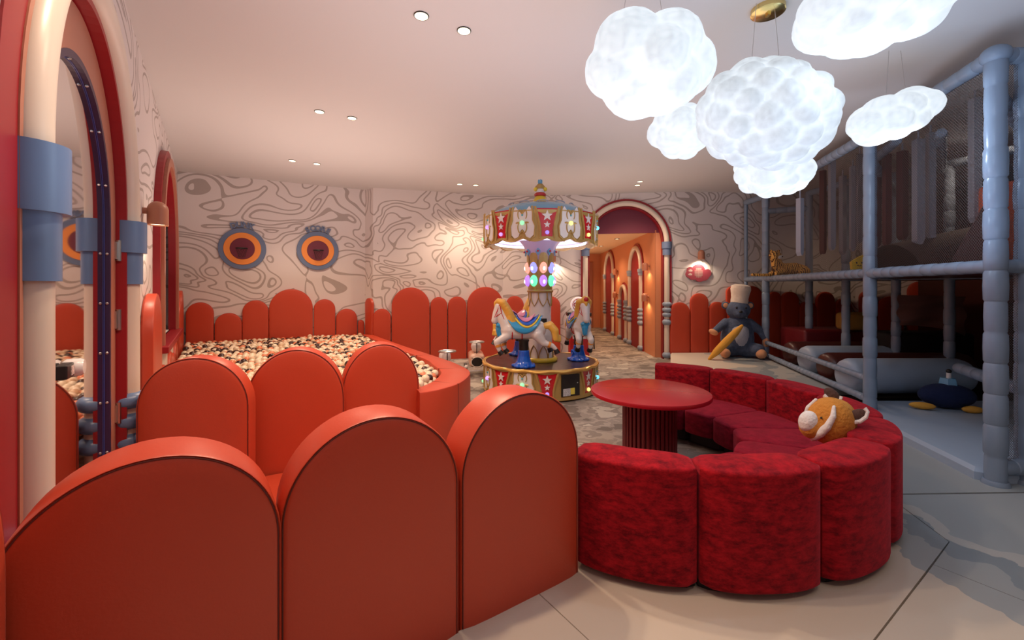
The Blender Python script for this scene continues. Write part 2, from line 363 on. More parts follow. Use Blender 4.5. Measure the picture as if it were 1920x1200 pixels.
d56 = (Vector(A6)-Vector(A5)); L56 = d56.length; d56.normalize(); MA = frame_on((*A5, 0), d56, (d56.y, -d56.x))
cx = L56/2
mb = MB(); mb.prism(wall_with_holes(0, L56, CEIL, [arch_pts(cx, RB, SPB)], .1), 0, .15, MA); struct('wall_back_arch', mb, M_wall)
wall_seg('wall_back_right', A6, A7); wall_seg('wall_back_play', A7, A8); wall_seg('wall_back_play_end', A8, A9); wall_seg('wall_right', A9, (8.2, -2.0))
mb = MB(); mb.box(-7, 10, -3, 14.5, -.1, 0); struct('floor', mb, M_carpet)
mb = MB(); mb.prism([(-6, 0), (9, 0), (9, .1), (-6, .1)], -2.5, 8.6, Matrix.Translation((0, 0, CEIL))); struct('ceiling', mb, M_ceil)
# ------------------------------------------------------------------ near arch with mirrored door
def annulus(mb, cx, ri, ro, spr, y0, y1, M, z0=0, n=40, spri=None):
    spri = spr if spri is None else spri
    """arch-shaped band between radii ri and ro, legs down to z0"""
    o = [(cx-ro, z0)]+[(cx-ro*math.cos(PI*i/n), spr+ro*math.sin(PI*i/n)) for i in range(n+1)]+[(cx+ro, z0)]
    i_ = [(cx-ri, z0)]+[(cx-ri*math.cos(PI*i/n), spri+ri*math.sin(PI*i/n)) for i in range(n+1)]+[(cx+ri, z0)]
    k = len(o); vs = [(x, y0, z) for x, z in o]+[(x, y0, z) for x, z in i_]+[(x, y1, z) for x, z in o]+[(x, y1, z) for x, z in i_]
    fs = []
    for a in range(k-1): fs += [(a, a+1, k+a+1, k+a), (2*k+a, 3*k+a, 3*k+a+1, 2*k+a+1), (a, 2*k+a, 2*k+a+1, a+1), (k+a, k+a+1, 3*k+a+1, 3*k+a)]
    fs += [(0, k, 3*k, 2*k), (k-1, 3*k-1, 4*k-1, 2*k-1)]
    mb.add(vs, fs, M)
def pillar_arch(root, M, cx, ra, spr, rc, zball, rings, zcapt, ztop, mc=M_cream, mcap=M_blue, mr=M_blue, ringr=.085, ringh=.046, capw=(.105, .080), ball=True, n=20):
    """round cream moulding that runs up as pillars and over as an arch, with blocks and rings"""
    pts = [(cx-ra, 0, 0), (cx-ra, 0, spr*.5)]+[(cx-ra*math.cos(PI*i/44), 0, spr+ra*math.sin(PI*i/44)) for i in range(45)]+[(cx+ra, 0, spr*.5), (cx+ra, 0, 0)]
    m_ = MB(); m_.tube(pts, rc, n, M); m_.build('round_moulding', mc, root, True)
    for s in (-1, 1):
        T = M @ Matrix.Translation((cx+s*ra, 0, 0)); zm = zcapt+(ztop-zcapt)*.5
        b = MB(); b.lathe([(capw[0], zm), (capw[0], ztop)], 28, T); b.build('capital_block', mcap, root, True)
        b = MB(); b.lathe([(capw[1], zcapt), (capw[1], zm+.001)], 28, T); b.build('capital_block', mcap, root, True)
        for z, hh, rr in rings:
            b = MB(); b.lathe([(rc*.9, z-hh)]+[(rr-hh+hh*math.cos(t), z+hh*math.sin(t)) for t in [-PI/2+PI*i/10 for i in range(11)]]+[(rc*.9, z+hh)], 24, T); b.build('ring', mr, root, True)
        # the round ball feet
        for z in (zball if isinstance(zball, (list, tuple)) else [zball]):
            b = MB(); b.sphere((0, 0, z), (rr*1.0, rr*1.0, rr*.80), 22, 12, T); b.build('ball', mr, root, True)
da = thing('arched_doorway_surround', 'large arched surround of cream round moulding with blue blocks on a red backing, left of the orange panels', 'archway', (0, 0, 0))
b = MB(); annulus(b, S0, RA+.0, 1.07, SPR, -.006, 0, ML); b.build('backing_plate', M_redtrim, da)
b = MB(); annulus(b, S0, .920, .945, SPR, -.010, -.006, ML); b.build('edge_trim', M_salmon, da)
b = MB(); annulus(b, S0, .775, RA-.003, SPR, -.004, .16, ML); b.build('jamb_lining', M_redtrim, da)
pillar_arch(da, ML, S0, RA, SPR, .055, [.055], [(.573, .048, .092), (.452, .048, .092), (.331, .048, .092)], 1.266, 1.64, capw=(.088, .069), n=28)
door = thing('door', 'closed arched door with mirrored pane in a purple frame, inside the large cream arch', 'door', (0, 0, 0))
MR = .60
b = MB(); annulus(b, S0, MR+.03, .765, SPR, .044, .078, ML, .01, spri=1.59); b.build('door_leaf', M_salmon, door)
b = MB(); annulus(b, S0, MR, MR+.03, 1.59, .043, .078, ML, .01); b.build('pane_frame', M_purple, door)
b = MB(); b.prism(arch_pts(S0, MR+.01, 1.59, .02), .068, .08, ML); b.build('mirror_pane', M_mirror, door)
b = MB(); annulus(b, S0, MR-.004, MR+.001, 1.59, .064, .067, ML, .02); b.build('gasket', mat('blue_gasket', (.05, .06, .26), .3), door)
for s in (-1, 1):
    for i in range(7):
        b = MB(); b.sphere((S0+s*(MR-.002), .055, .35+i*.27), (.004, .007, .007), 8, 6, ML); b.build('screw', M_steel, door)
for i, a in enumerate((20, 48, 76, 104, 132, 160)):
    b = MB(); b.sphere((S0-(MR-.002)*math.cos(R(a)), .055, 1.59+(MR-.002)*math.sin(R(a))), (.007, .007, .007), 8, 6, ML); b.build('screw', M_steel, door)
for z in (1.46, 1.06, .52):
    b = MB(); b.lathe([(.012, z-.06), (.012, z+.06)], 12, ML @ Matrix.Translation((S0+.768, .03, 0))); b.box(S0+.74, S0+.77, .036, .044, z-.05, z+.05, ML); b.build('hinge', M_steel, door)
# sticky label grip on the door
lc = thing('door_grip', 'white round door grip with a black label band on the mirrored pane', 'handle', (0, 0, 0))
T = ML @ Matrix.Translation((S0-.18, .035, .93)) @ Matrix.Rotation(R(90), 4, 'X')
b = MB(); b.lathe([(.0, -.03), (.028, -.03), (.035, -.02), (.035, .02), (.028, .03), (0, .03)], 24, T, cap=False); b.build('grip', M_white, lc, True)
b = MB(); b.box(S0-.30, S0-.20, .03, .066, .90, .955, ML, bev=.006); b.build('label_band', M_black, lc)
b = MB(); b.box(S0-.255, S0-.205, .027, .031, .91, .945, ML); b.build('label', mat('printed_label', (.7, .5, .45), .5, mottle=.6, mscale=90), lc)
# ------------------------------------------------------------------ window in the left wall
win = bpy.data.objects.new('window_1', None); COL.objects.link(win); tag(win, kind='structure')
b = MB(); annulus(b, wc, wr-.10, wr+.09, WSP, -.05, .02, ML, WZ); b.build('window_frame', M_redtrim, win)
b = MB(); annulus(b, wc, wr-.06, wr+.02, WSP, -.075, -.05, ML, WZ); b.build('window_trim', M_salmon, win)
b = MB(); b.prism(arch_pts(wc, wr-.05, WSP, WZ), .07, .085, ML); b.build('pane', mat('dark_purple_glass', (.05, .006, .035), .08), win)
b = MB(); b.box(wc-.012, wc+.012, .03, .07, WZ, WSP+wr-.06, ML); b.build('glazing_bar', mat('blue_gasket', (.1, .12, .4)), win)
b = MB(); b.box(WS0-.1, WS1+.1, -.11, .02, WZ-.06, WZ, ML, bev=.008); b.build('window_sill', M_redtrim, win)
for i in range(15): MB().lathe([(.055, .30), (.055, WZ-.06)], 12, ML @ Matrix.Translation((WS0+.06+i*.122, .0, 0))).build('flute', M_cream, win, True)
# ------------------------------------------------------------------ padded arch-topped panels
def panel_mesh(w, h, t, bb=None):
    r = w/2; n = 30; bb = bb or r; kk = bb-r
    def ring(ins, y):
        q = r-ins
        return [(-q, y, 0)]+[(-q*math.cos(PI*i/n), y, h-bb+(q+kk)*math.sin(PI*i/n)) for i in range(n+1)]+[(q, y, 0)]
    k = max(.3, min(1, t/.1))
    prof = [(r*.45, -.010*k), (.05*k, -.007*k), (.022*k, -.002*k), (.010*k, .001), (.007*k, .004), (.003*k, .001), (0, .006), (0, t-.012), (.012, t)]
    mb = MB(); rings = [ring(a, y) for a, y in prof]; m_ = n+3; vs = [v for q in rings for v in q]; fs = []
    for j in range(len(rings)-1):
        for i in range(m_-1): fs.append((j*m_+i, j*m_+i+1, (j+1)*m_+i+1, (j+1)*m_+i))
        fs.append((j*m_+m_-1, j*m_, (j+1)*m_, (j+1)*m_+m_-1))
    fs.append(tuple(range(m_))); fs.append(tuple(range((len(rings)-1)*m_, len(rings)*m_)))
    return mb.add(vs, fs)
def panel(base, ang, w, h, t, label, group=None, z=0.0, seam=True, bb=None):
    """front face centred on base; ang: direction of its width"""
    mb = panel_mesh(w, h, t, bb); o = mb.build('padded_panel', M_pad, None, True, label=label, cat='padded panel', group=group)
    o.location = (base[0], base[1], z); o.rotation_euler = (0, 0, ang)
    if seam:
        r = w/2-.0085; n = 40; b2 = bb or w/2
        pts = [(-r, .0015, .0)]+[(-r*math.cos(PI*i/n), .0015, h-b2+(r+b2-w/2)*math.sin(PI*i/n)) for i in range(n+1)]+[(r, .0015, 0)]
        MB().tube(pts, .0022, 5).build('seam', M_seam, o, True)
    return o
G1 = None
panel((-.889, 1.058), R(36), .572, .83, .175, 'large orange padded arch panel at the lower left corner, nearest the arched doorway')
panel((-.429, 1.385), R(32), .566, .83, .175, 'large orange padded arch panel standing in the middle of the front row of three')
panel((.053, 1.703), R(34), .570, .83, .175, 'large orange padded arch panel beside the crimson sofa, right end of the front row')
panel((-1.893, 2.552), R(12), .596, .83, .12, 'dark red padded arch panel of the second row touching the blue-ringed pillar', bb=.305)
panel((-1.452, 2.887), R(20), .606, .83, .17, 'padded arch panel in the middle of the second row, in front of the ball pit', bb=.36)
panel((-.957, 3.161), R(25), .548, .83, .19, 'padded arch panel at the right end of the second row, joining the curved bench', bb=.332)
p = LW(.66)+LN*.062; panel((p.x, p.y), math.atan2(LD.y, LD.x)+0, .80, 1.05, .055, 'sliver of orange wall panel at the far left edge of the picture', seam=False)
def wall_panel(a, b, px0, px1, pytop, t, label, off=.0, z0=0):
    """wall panel on the wall line a-b between two sight lines"""
    a = Vector(a); b = Vector(b); d = (b-a).normalized(); n = Vector((d.y, -d.x)); a2 = a+n*(t+.004); res = []
    for px in (px0, px1):
        u = (px-960)/F; tt = (u*a2.y-a2.x)/(d.x-u*d.y); res.append(a2+d*tt)
    c = (res[0]+res[1])/2; wd = (res[1]-res[0]).length-.006
    h = CH-(pytop-HY)*c.y/F
    return panel(c, math.atan2(d.y, d.x), wd, h, t, label, None, seam=False)
BL = ['first wall panel from the left corner behind the ball pit', 'short panel second from the left corner behind the ball pit', 'mid-height wall panel left of the widest one behind the ball pit',
      'widest and tallest padded wall panel behind the ball pit', 'wall panel right of the widest one behind the ball pit', 'short wall panel at the right end behind the ball pit']
for (x0, x1, y), l in zip([(348, 401, 567), (402, 454, 587), (454, 504, 563), (504, 587, 542), (588, 629, 561), (630, 670, 579)], BL):
    wall_panel(A1, A2, x0, x1, y, .06, 'dark red '+l)
wall_panel(A1, A2, 671, 683, 600, .05, 'low narrow dark red padded filler in the corner behind the ball pit')
wall_panel(A2, A3, 684, 697, 559, .05, 'narrow red padded panel seen edge-on on the wall return')
BR = ['short red panel right of the wall return', 'broad tall red panel between the wall return and the toy plane', 'left one of two narrow red panels behind the toy planes', 'right one of two narrow red panels behind the toy planes', 'broad tall red panel behind the head of the white carousel horse']
for (x0, x1, y), l in zip([(699, 733, 579), (734, 806, 539), (807, 839, 557), (840, 875, 556), (876, 944, 538)], BR): wall_panel(A3, A4, x0, x1, y, .06, 'padded wall panel, '+l)
for (x0, x1, y), l in zip([(948, 982, 555), (984, 1013, 566), (1015, 1051, 556)], ['narrow red padded panel just left of the carousel column', 'red padded panel hidden behind the carousel column', 'narrow red padded panel right of the carousel column']): wall_panel(A4, A5, x0, x1, y, .06, l)
for (x0, x1, y), l in zip([(1257, 1294, 567), (1295, 1329, 550), (1330, 1362, 566), (1363, 1386, 537)], ['first red padded panel right of the far archway', 'tall narrow red padded panel under the cloud sign', 'short red padded panel left of the seated plush bear', 'tall red padded panel behind the cream hat of the plush']): wall_panel(A6, A7, x0, x1, y, .06, l)
for (x0, x1, y), l in zip([(1388, 1431, 536), (1442, 1465, 547), (1465, 1499, 547), (1499, 1532, 565), (1532, 1566, 547), (1567, 1598, 560), (1612, 1645, 545), (1646, 1695, 556), (1703, 1749, 528)],
    ['tall dark padded panel beside the plush bear inside the play frame', 'shaded padded panel just inside the play frame, under the plush tiger', 'second shaded padded panel under the plush tiger', 'short shaded padded panel behind the first rear post', 'shaded padded panel between the two rear posts', 'shaded short padded panel behind the second rear post', 'shaded padded panel above the yellow cushion', 'shaded low padded panel left of the draped sheet', 'tall shaded padded panel above the draped sheet']):
    wall_panel(*((A7, A8) if x0 < 1605 else (A8, A9)), x0, x1, y, .06, l)
# left wall panels
def left_panel(s0, s1, h, label, t=.07, z=0):
    c = LW((s0+s1)/2)+LN*(t+.003); panel(c, math.atan2(LD.y, LD.x), s1-s0-.008, h, t, label, None, z, seam=False)
left_panel(3.62, 4.25, 1.20, 'tall orange padded panel on the left wall under the terracotta lamp')
for i in range(5): left_panel(4.27+i*.38, 4.65+i*.38, [.58, .52, .60, .54, .62][i], ['low orange panel', 'shorter low orange panel', 'middle low orange panel', 'fourth low orange panel', 'last low orange panel'][i]+' in the row below the arched window')
left_panel(6.52, 6.92, 1.06, 'bright orange padded panel just past the arched window on the left wall')
left_panel(6.93, 7.38, 1.20, 'taller orange padded panel in the far left corner')
# ------------------------------------------------------------------ pit bench (curved, low)
BO = [(-.68, 3.17), (-.54, 3.29), (-.416, 3.53), (-.383, 3.95), (-.538, 4.33), (-.757, 4.69), (-1.44, 5.70), (-2.25, 6.98)]
BI = [(-.74, 3.30), (-.70, 3.42), (-.655, 3.60), (-.655, 3.95), (-.80, 4.33), (-.98, 4.72), (-1.70, 5.82), (-2.45, 7.05)]
def smooth_line(P, k=4):
    out = []
    for i in range(len(P)-1):
        p0 = P[max(i-1, 0)]; p1 = P[i]; p2 = P[i+1]; p3 = P[min(i+2, len(P)-1)]
        for j in range(k):
            t = j/k; out.append(tuple(.5*((2*p1[a])+(-p0[a]+p2[a])*t+(2*p0[a]-5*p1[a]+4*p2[a]-p3[a])*t*t+(-p0[a]+3*p1[a]-3*p2[a]+p3[a])*t**3) for a in (0, 1)))
    out.append(P[-1]); return out
bo = smooth_line(BO, 5); bi = smooth_line(BI, 5)
bench = thing('curved_bench', 'low curved orange padded bench wall around the ball pit opening', 'bench', (0, 0, 0))
def bench_seg(i0, i1):
    mb = MB(); h = .47; e = .014
    for i in range(i0, i1):
        pass
    vs = []; N = i1-i0+1
    for i in range(i0, i1+1):
        o = Vector(bo[i]); q = Vector(bi[i]); u = (q-o).normalized()
        if i == i1: # small joint
            pass
        sec = [(o, 0), (o, h-e), (o+u*e*.3, h-e*.3), (o+u*e, h), (q-u*e, h), (q-u*e*.3, h-e*.3), (q, h-e), (q, 0)]
        vs += [(p.x, p.y, z) for p, z in sec]
    fs = []
    for i in range(N-1):
        for k in range(8): fs.append((i*8+k, i*8+(k+1) % 8, (i+1)*8+(k+1) % 8, (i+1)*8+k))
    fs.append(tuple(range(8))); fs.append(tuple((N-1)*8+k for k in range(8)))
    mb.add(vs, fs); mb.build('bench_segment', M_pad, bench, True)
for a, b_ in ((0, 9), (9, 17), (17, 26), (26, 35)): bench_seg(a, b_)
for i in (9, 17, 26):
    o = Vector(bo[i]); q = Vector(bi[i]); MB().tube([(o.x, o.y, 0), (o.x, o.y, .468), (q.x, q.y, .471), (q.x, q.y, .1)], .003, 5).build('seam', M_seam, bench)
# ------------------------------------------------------------------ ball pit
pit_floor = MB(); 
def inside(px, py, poly):
    c = False; n = len(poly)
    for i in range(n):
        x1, y1 = poly[i]; x2, y2 = poly[(i+1) % n]
        if (y1 > py) != (y2 > py) and px < (x2-x1)*(py-y1)/(y2-y1)+x1: c = not c
    return c
pit = [(-2.30, 2.66), (-1.82, 2.76), (-1.82, 3.0), (-1.30, 3.22), (-.86, 3.49)]+[(x-.045, y) for x, y in bi[3:]]+[(-2.52, 7.15), (-4.62, 6.02)]+[(LW(s)+LN*.12).to_tuple() for s in (7.2, 3.4)]
PANS = [(-1.893, 2.552, R(12), .30), (-1.452, 2.887, R(20), .303), (-.957, 3.161, R(25), .274), (-.887, 1.052, R(35), .278), (-.429, 1.392, R(32), .278), (.058, 1.706, R(34), .276)]
def visible(p):
    if p.x/p.y > -0.35/3.95 : return False
    for X, Y, a, r in PANS:                                                        # hidden behind a padded panel?
        ca, sa = math.cos(a), math.sin(a); u = p.x/p.y; den = (u*sa-ca)
        t = (X*sa-Y*ca)/den
        if t > p.y: continue
        s = (u*t-X)*ca+(t-Y)*sa; z = CH+(p.z-CH)*t/p.y
        if abs(s) < r and (z < .83-r or math.hypot(s, z-(.83-r)) < r+.02): return False
    u = p.x/p.y
    if u < -.875: return False                                                     # behind the door pillar
    return True
BR_ = .036
bcols = [('cream', (.80, .66, .48)), ('dark brown', (.035, .012, .008)), ('salmon orange', (.72, .22, .10)), ('tan', (.62, .42, .26))]
bm_ = [mat('ball_'+c[0].replace(' ', '_'), c[1], .25, coat=.3) for c in bcols]
balls = []
sp_ = .071
ny = 0; y = 2.6
while y < 7.2:
    x = -4.9+(ny % 2)*sp_/2
    while x < -.5:
        px, py = x+random.uniform(-.014, .014), y+random.uniform(-.012, .012)
        if inside(px, py, pit):
            hz = .44+.035*mnoise.noise(Vector((px*1.7, py*1.7, 0)))+random.uniform(-.014, .016)
            balls.append((Vector((px, py, hz)), random.choices((0, 1, 2, 3), (46, 24, 18, 12))[0]))
        x += sp_
    y += sp_*.866; ny += 1
under = [(Vector((p.x+.035, p.y+.02, p.z-.05)), c) for p, c in balls if inside(p.x+.035, p.y+.02, pit)]
vis = sorted([(p.length, i) for i, (p, c) in enumerate(balls) if visible(p)])
pick = {i for _, i in vis[:300]}
protos = []
for (cn, cc), mm in zip(bcols, bm_):
    me = bpy.data.meshes.new('ball'); t = MB().sphere((0, 0, 0), BR_, 16, 10); me.from_pydata([tuple(v) for v in t.v], [], t.f); me.materials.append(mm)
    me.polygons.foreach_set('use_smooth', [True]*len(me.polygons)); protos.append(me)
for i in sorted(pick):
    p, c = balls[i]; o = bpy.data.objects.new('ball', protos[c]); COL.objects.link(o); o.location = p
    px_ = 960+F*p.x/p.y
    zone = 'seen left of the first second-row panel' if px_ < 345 and p.y > 3.6 else 'in the notch between the first two second-row panels' if px_ < 515 else 'in the notch left of the third second-row panel' if px_ < 700 else 'beside the curved bench, right of the second row'
    tag(o, 'glossy %s plastic ball %s' % (bcols[c][0], zone), 'ball', '%s balls %s' % (bcols[c][0], zone))
# the remaining balls, one bulk
me = bpy.data.meshes.new('ball_pit_fill'); sv, sf, mi = [], [], []
t = MB().sphere((0, 0, 0), BR_, 10, 7)
for lst in ([balls[i] for i in range(len(balls)) if i not in pick], under):
    for p, c in lst:
        b0 = len(sv); sv += [tuple(v+p) for v in t.v]; sf += [tuple(b0+i for i in q) for q in t.f]; mi += [c]*len(t.f)
me.from_pydata(sv, [], sf)
for mm in bm_: me.materials.append(mm)
me.polygons.foreach_set('material_index', mi); me.polygons.foreach_set('use_smooth', [True]*len(mi))
link('ball_pit_fill', me, None, 'mass of cream, brown and salmon plastic balls filling the rest of the pit', 'balls', None, 'stuff')
# ------------------------------------------------------------------ basketball boards
def hoop(c, label, word):
    d = (Vector(A2)-Vector(A1)).normalized(); n = Vector((d.y, -d.x)); Mx = frame_on((c.x+n.x*.0, c.y+n.y*.0, c.z), d, n)
    root = thing('basketball_board', label, 'basketball hoop', (0, 0, 0)); root.matrix_world = Mx; bpy.context.view_layer.update()
    def disc(nm, r, y0, y1, m): MB().lathe([(0.001, y0), (r-.004, y0), (r, y0+.004), (r, y1)], 56, Matrix.Rotation(R(-90), 4, 'X') , cap=False).build(nm, m, root, True)
    rr = .31
    disc('outer_ring', rr, -.035, .0, M_ringblue); disc('middle_ring', rr*.78, -.045, -.03, M_orange); disc('centre_disc', rr*.52, -.052, -.04, M_maroon)
    ring = MB().tube([(.075*math.cos(TAU*i/24), -.15+.075*math.sin(TAU*i/24), -.0) for i in range(24)], .006, 8, closed=True); ring.tube([(0, -.045, 0), (0, -.08, 0)], .012, 8)
    ring.build('rim', M_black, root, True)
    net = MB()
    for k in range(8):
        for s in (1, -1):
            pts = []
            for j in range(6):
                a = TAU*k/12+s*j*.26; q = .075-.035*math.sin(j/5*1.3); pts.append((q*math.cos(a), -.15+q*math.sin(a), -j*.028))
            net.tube(pts, .0015, 4)
    net.build('net', mat('dark_net_cord', (.03, .012, .014), .8), root)
    n_ = len(word)
    for i, ch in enumerate(word):
        a = (i-(n_-1)/2)*R(12.5)
        T = Matrix.Translation(((rr+.048)*math.sin(a), -.018, (rr+.048)*math.cos(a))) @ Matrix.Rotation(a, 4, 'Y') @ Matrix.Rotation(R(90), 4, 'X')
        text_part('letter', ch, .115, .014, M_ringblue, root, T)
    return root
hoop(Vector((-4.069, 6.487, 1.825)), 'round basketball board lettered DUNK, left of the two on the back wall', 'DUNK')
hoop(Vector((-3.151, 6.968, 1.835)), 'round basketball board lettered SCORE, right of the two on the back wall', 'SCORE')
# ------------------------------------------------------------------ floor mats
mats = []
SC = Vector((.95, 2.98))
arc = lambda a0, a1, r, n=12: [(SC.x+r*math.cos(R(a0+(a1-a0)*i/n)), SC.y+r*math.sin(R(a0+(a1-a0)*i/n))) for i in range(n+1)]
def fp(px, py): q = fl(px, py); return (q.x, q.y)
MP = [[(.10, 1.74), (.589, 1.044), (.308, -1.2), (-.05, -1.2), (-.72, .78), (-.55, 1.30)],
      [(.590, 1.046), (2.120, 2.084), (2.222, 2.56)]+arc(-27, -122, 1.10)+[(.103, 1.741)],
      [(.590, 1.042), (1.875, 1.910), (3.1, .0), (3.1, -1.2), (.31, -1.2)],
      [(1.877, 1.912), (2.122, 2.082), (2.225, 2.55), (3.9, 2.60), (3.9, -1.2), (3.11, -1.2), (3.11, .0)],
      [(2.225, 2.565), (3.9, 2.615), (4.05, 4.75), (1.75, 4.75), (1.38, 4.10)]+arc(65, -24, 1.10),
      [(1.76, 4.77), (4.05, 4.77), (4.25, 6.8), (4.1, 7.42), (2.74, 7.36), (2.66, 7.20)]]
for i, q in enumerate(MP):
    c = Vector((sum(a for a, _ in q)/len(q), sum(b for _, b in q)/len(q)))
    q2 = [(p[0]+(c.x-p[0])*.0006, p[1]+(c.y-p[1])*.0006) for p in q]
    hh = .12 if i == 5 else .014
    mb = MB(); n = len(q); mb.add([(x, y, 0.0) for x, y in q]+[(x, y, hh-.004) for x, y in q]+[(x, y, hh) for x, y in q2],
        [tuple(range(2*n, 3*n))]+[(i_, (i_+1) % n, n+(i_+1) % n, n+i_) for i_ in range(n)]+[(n+i_, n+(i_+1) % n, 2*n+(i_+1) % n, 2*n+i_) for i_ in range(n)])
    mb.build('floor_mat', M_mats, None, label=['cream vinyl floor mat in front of the orange panels', 'cream and grey-blue vinyl floor mat curving around the front of the sofa', 'vinyl floor mat with cloud shapes at the bottom of the picture', 'grey-blue vinyl floor mat at the lower right', 'grey-blue vinyl floor mat behind the right side of the sofa', 'raised beige vinyl platform mat under the seated plush bear'][i], cat='floor mat')
rp = MB(); q = [(-1.30, 1.42), (-.42, 1.98), (-.80, 3.10), (-1.25, 3.0), (-1.72, 2.72), (-1.85, 2.52)]; n = len(q)
rp.add([(x, y, 0) for x, y in q]+[(x, y, .02) for x, y in q], [tuple(range(n, 2*n))]+[(i, (i+1) % n, n+(i+1) % n, n+i) for i in range(n)])
rp.build('floor_mat', M_pad, None, label='orange red floor pad glimpsed between the two rows of padded arch panels', cat='floor mat')
# ------------------------------------------------------------------ round table
tb = thing('round_table', 'low round red table on a fluted pedestal inside the crimson sofa', 'table', (.955, 2.985, 0))
MB().lathe([(.001, .500), (.385, .500), (.400, .506), (.402, .520), (.398, .530), (.39, .532), (.001, .532)], 96, cap=False).build('tabletop', M_tabletop, tb, True)
MB().lathe([(.165, .0), (.165, .50)], 48).build('pedestal_core', M_tablebase, tb, True)
slat = None
for i in range(36):
    a = TAU*i/36
    if slat is None: slat = MB().box(-.010, .010, -.010, .012, .0, .50, bev=.004).build('slat', M_tablebase, tb, True); o = slat
    else: o = slat.copy(); COL.objects.link(o); o.parent = tb
    o.location = (.172*math.cos(a), .172*math.sin(a), 0); o.rotation_euler = (0, 0, a+PI/2)
# ------------------------------------------------------------------ crimson sofa modules
def sofa_module(k, label):
    a0 = -123+24.1*k; am = R(a0+12.05); root = thing('sofa_module', label, 'sofa', (SC.x, SC.y, .014))
    ha = R(12.05)-.004
    def lens(ro, ri, ends, n=14):
        """plan outline in polar coordinates: bulging outer and inner faces, pinched at the joints"""
        out = []
        for i in range(n+1):
            t = -1+2*i/n; bul = math.sqrt(max(0, 1-abs(t)**2.6)); out.append((am+t*ha, ro-ends[0]*(1-bul)))
        for i in range(n+1):
            t = 1-2*i/n; bul = math.sqrt(max(0, 1-abs(t)**2.6)); out.append((am+t*ha, ri+ends[1]*(1-bul)))
        return [(r*math.cos(a), r*math.sin(a)) for a, r in out]
    def puff(outline, z0, z1, rd, m, nm, base=True):
        c = Vector((sum(p[0] for p in outline)/len(outline), sum(p[1] for p in outline)/len(outline))); n = len(outline); mb = MB(); vs = []; lev = []
        def ring(ins, z):
            for x, y in outline:
                v = Vector((x, y)); d = c-v; L = d.length; v2 = v+d*min(1, ins/L); vs.append((v2.x, v2.y, z))
            lev.append(z)
        for i in range(4): t = i/3*PI/2; ring(rd*.5*(1-math.sin(t)), z0+rd*.5*(1-math.cos(t)))
        for i in range(6): t = i/5*PI/2; ring(rd*(1-math.cos(t)), z1-rd*.7+rd*.7*math.sin(t))
        ring(rd*2.2, z1+.004); ring(rd*4.2, z1+.009)
        fs = []
        for j in range(len(lev)-1):
            for i in range(n): fs.append((j*n+i, j*n+(i+1) % n, (j+1)*n+(i+1) % n, (j+1)*n+i))
        fs.append(tuple(range(n))[::-1]); fs.append(tuple((len(lev)-1)*n+i for i in range(n)))
        return mb.add(vs, fs).build(nm, m, root, True)
    puff(lens(1.305, 1.085, (.055, .055)), .03, .505, .022, M_velvet, 'backrest')
    puff(lens(1.085, .545, (.03, .06)), .10, .270, .022, M_velvet2, 'seat')
    pl = lens(1.25, .66, (.03, .03)); n = len(pl)
    MB().add([(x, y, 0) for x, y in pl]+[(x, y, .104) for x, y in pl], [tuple(range(n))[::-1], tuple(range(n, 2*n))]+[(i, (i+1) % n, (i+1) % n+n, i+n) for i in range(n)]).build('plinth', M_dark, root)
    return root
SL = ['first crimson chenille sofa module, touching the orange panel', 'second crimson chenille sofa module of the near side, centre front', 'third crimson chenille sofa module, rounding the near right corner',
      'fourth sofa module, outermost at the right of the curve', 'fifth sofa module with the striped plush leaning on it', 'sixth sofa module in the far right stretch, right of the middle joint', 'seventh sofa module of the far side, second from its end', 'last sofa module at the far end, nearest the archway']
for k in range(8): sofa_module(k, SL[k])
# ------------------------------------------------------------------ plush toys
M_furO = mat('orange_fur', (.60, .24, .035), .95, bump=.8, bscale=60, sheen=.4); M_furW = mat('white_fur', (.80, .77, .75), .95, bump=.6, bscale=60, sheen=.3)
M_furB = mat('brown_fur', (.09, .045, .035), .95, bump=.6, bscale=60); M_blueplush = mat('grey_blue_plush', (.075, .10, .165), .95, bump=.7, bscale=40, sheen=.4, mottle=.3, mscale=14)
M_palep = mat('pale_grey_plush', (.42, .43, .50), .95, bump=.6, bscale=40, sheen=.3); M_peach = mat('peach_plush', (.70, .33, .17), .9, bump=.4, bscale=40, sheen=.3)
M_hat = mat('cream_plush', (.72, .60, .50), .95, bump=.8, bscale=22, sheen=.3); M_navy = mat('navy_plush', (.006, .016, .07), .95, bump=.6, bscale=50, sheen=.15)
M_mustard = mat('mustard_plush', (.72, .36, .05), .9, bump=.5, bscale=40)
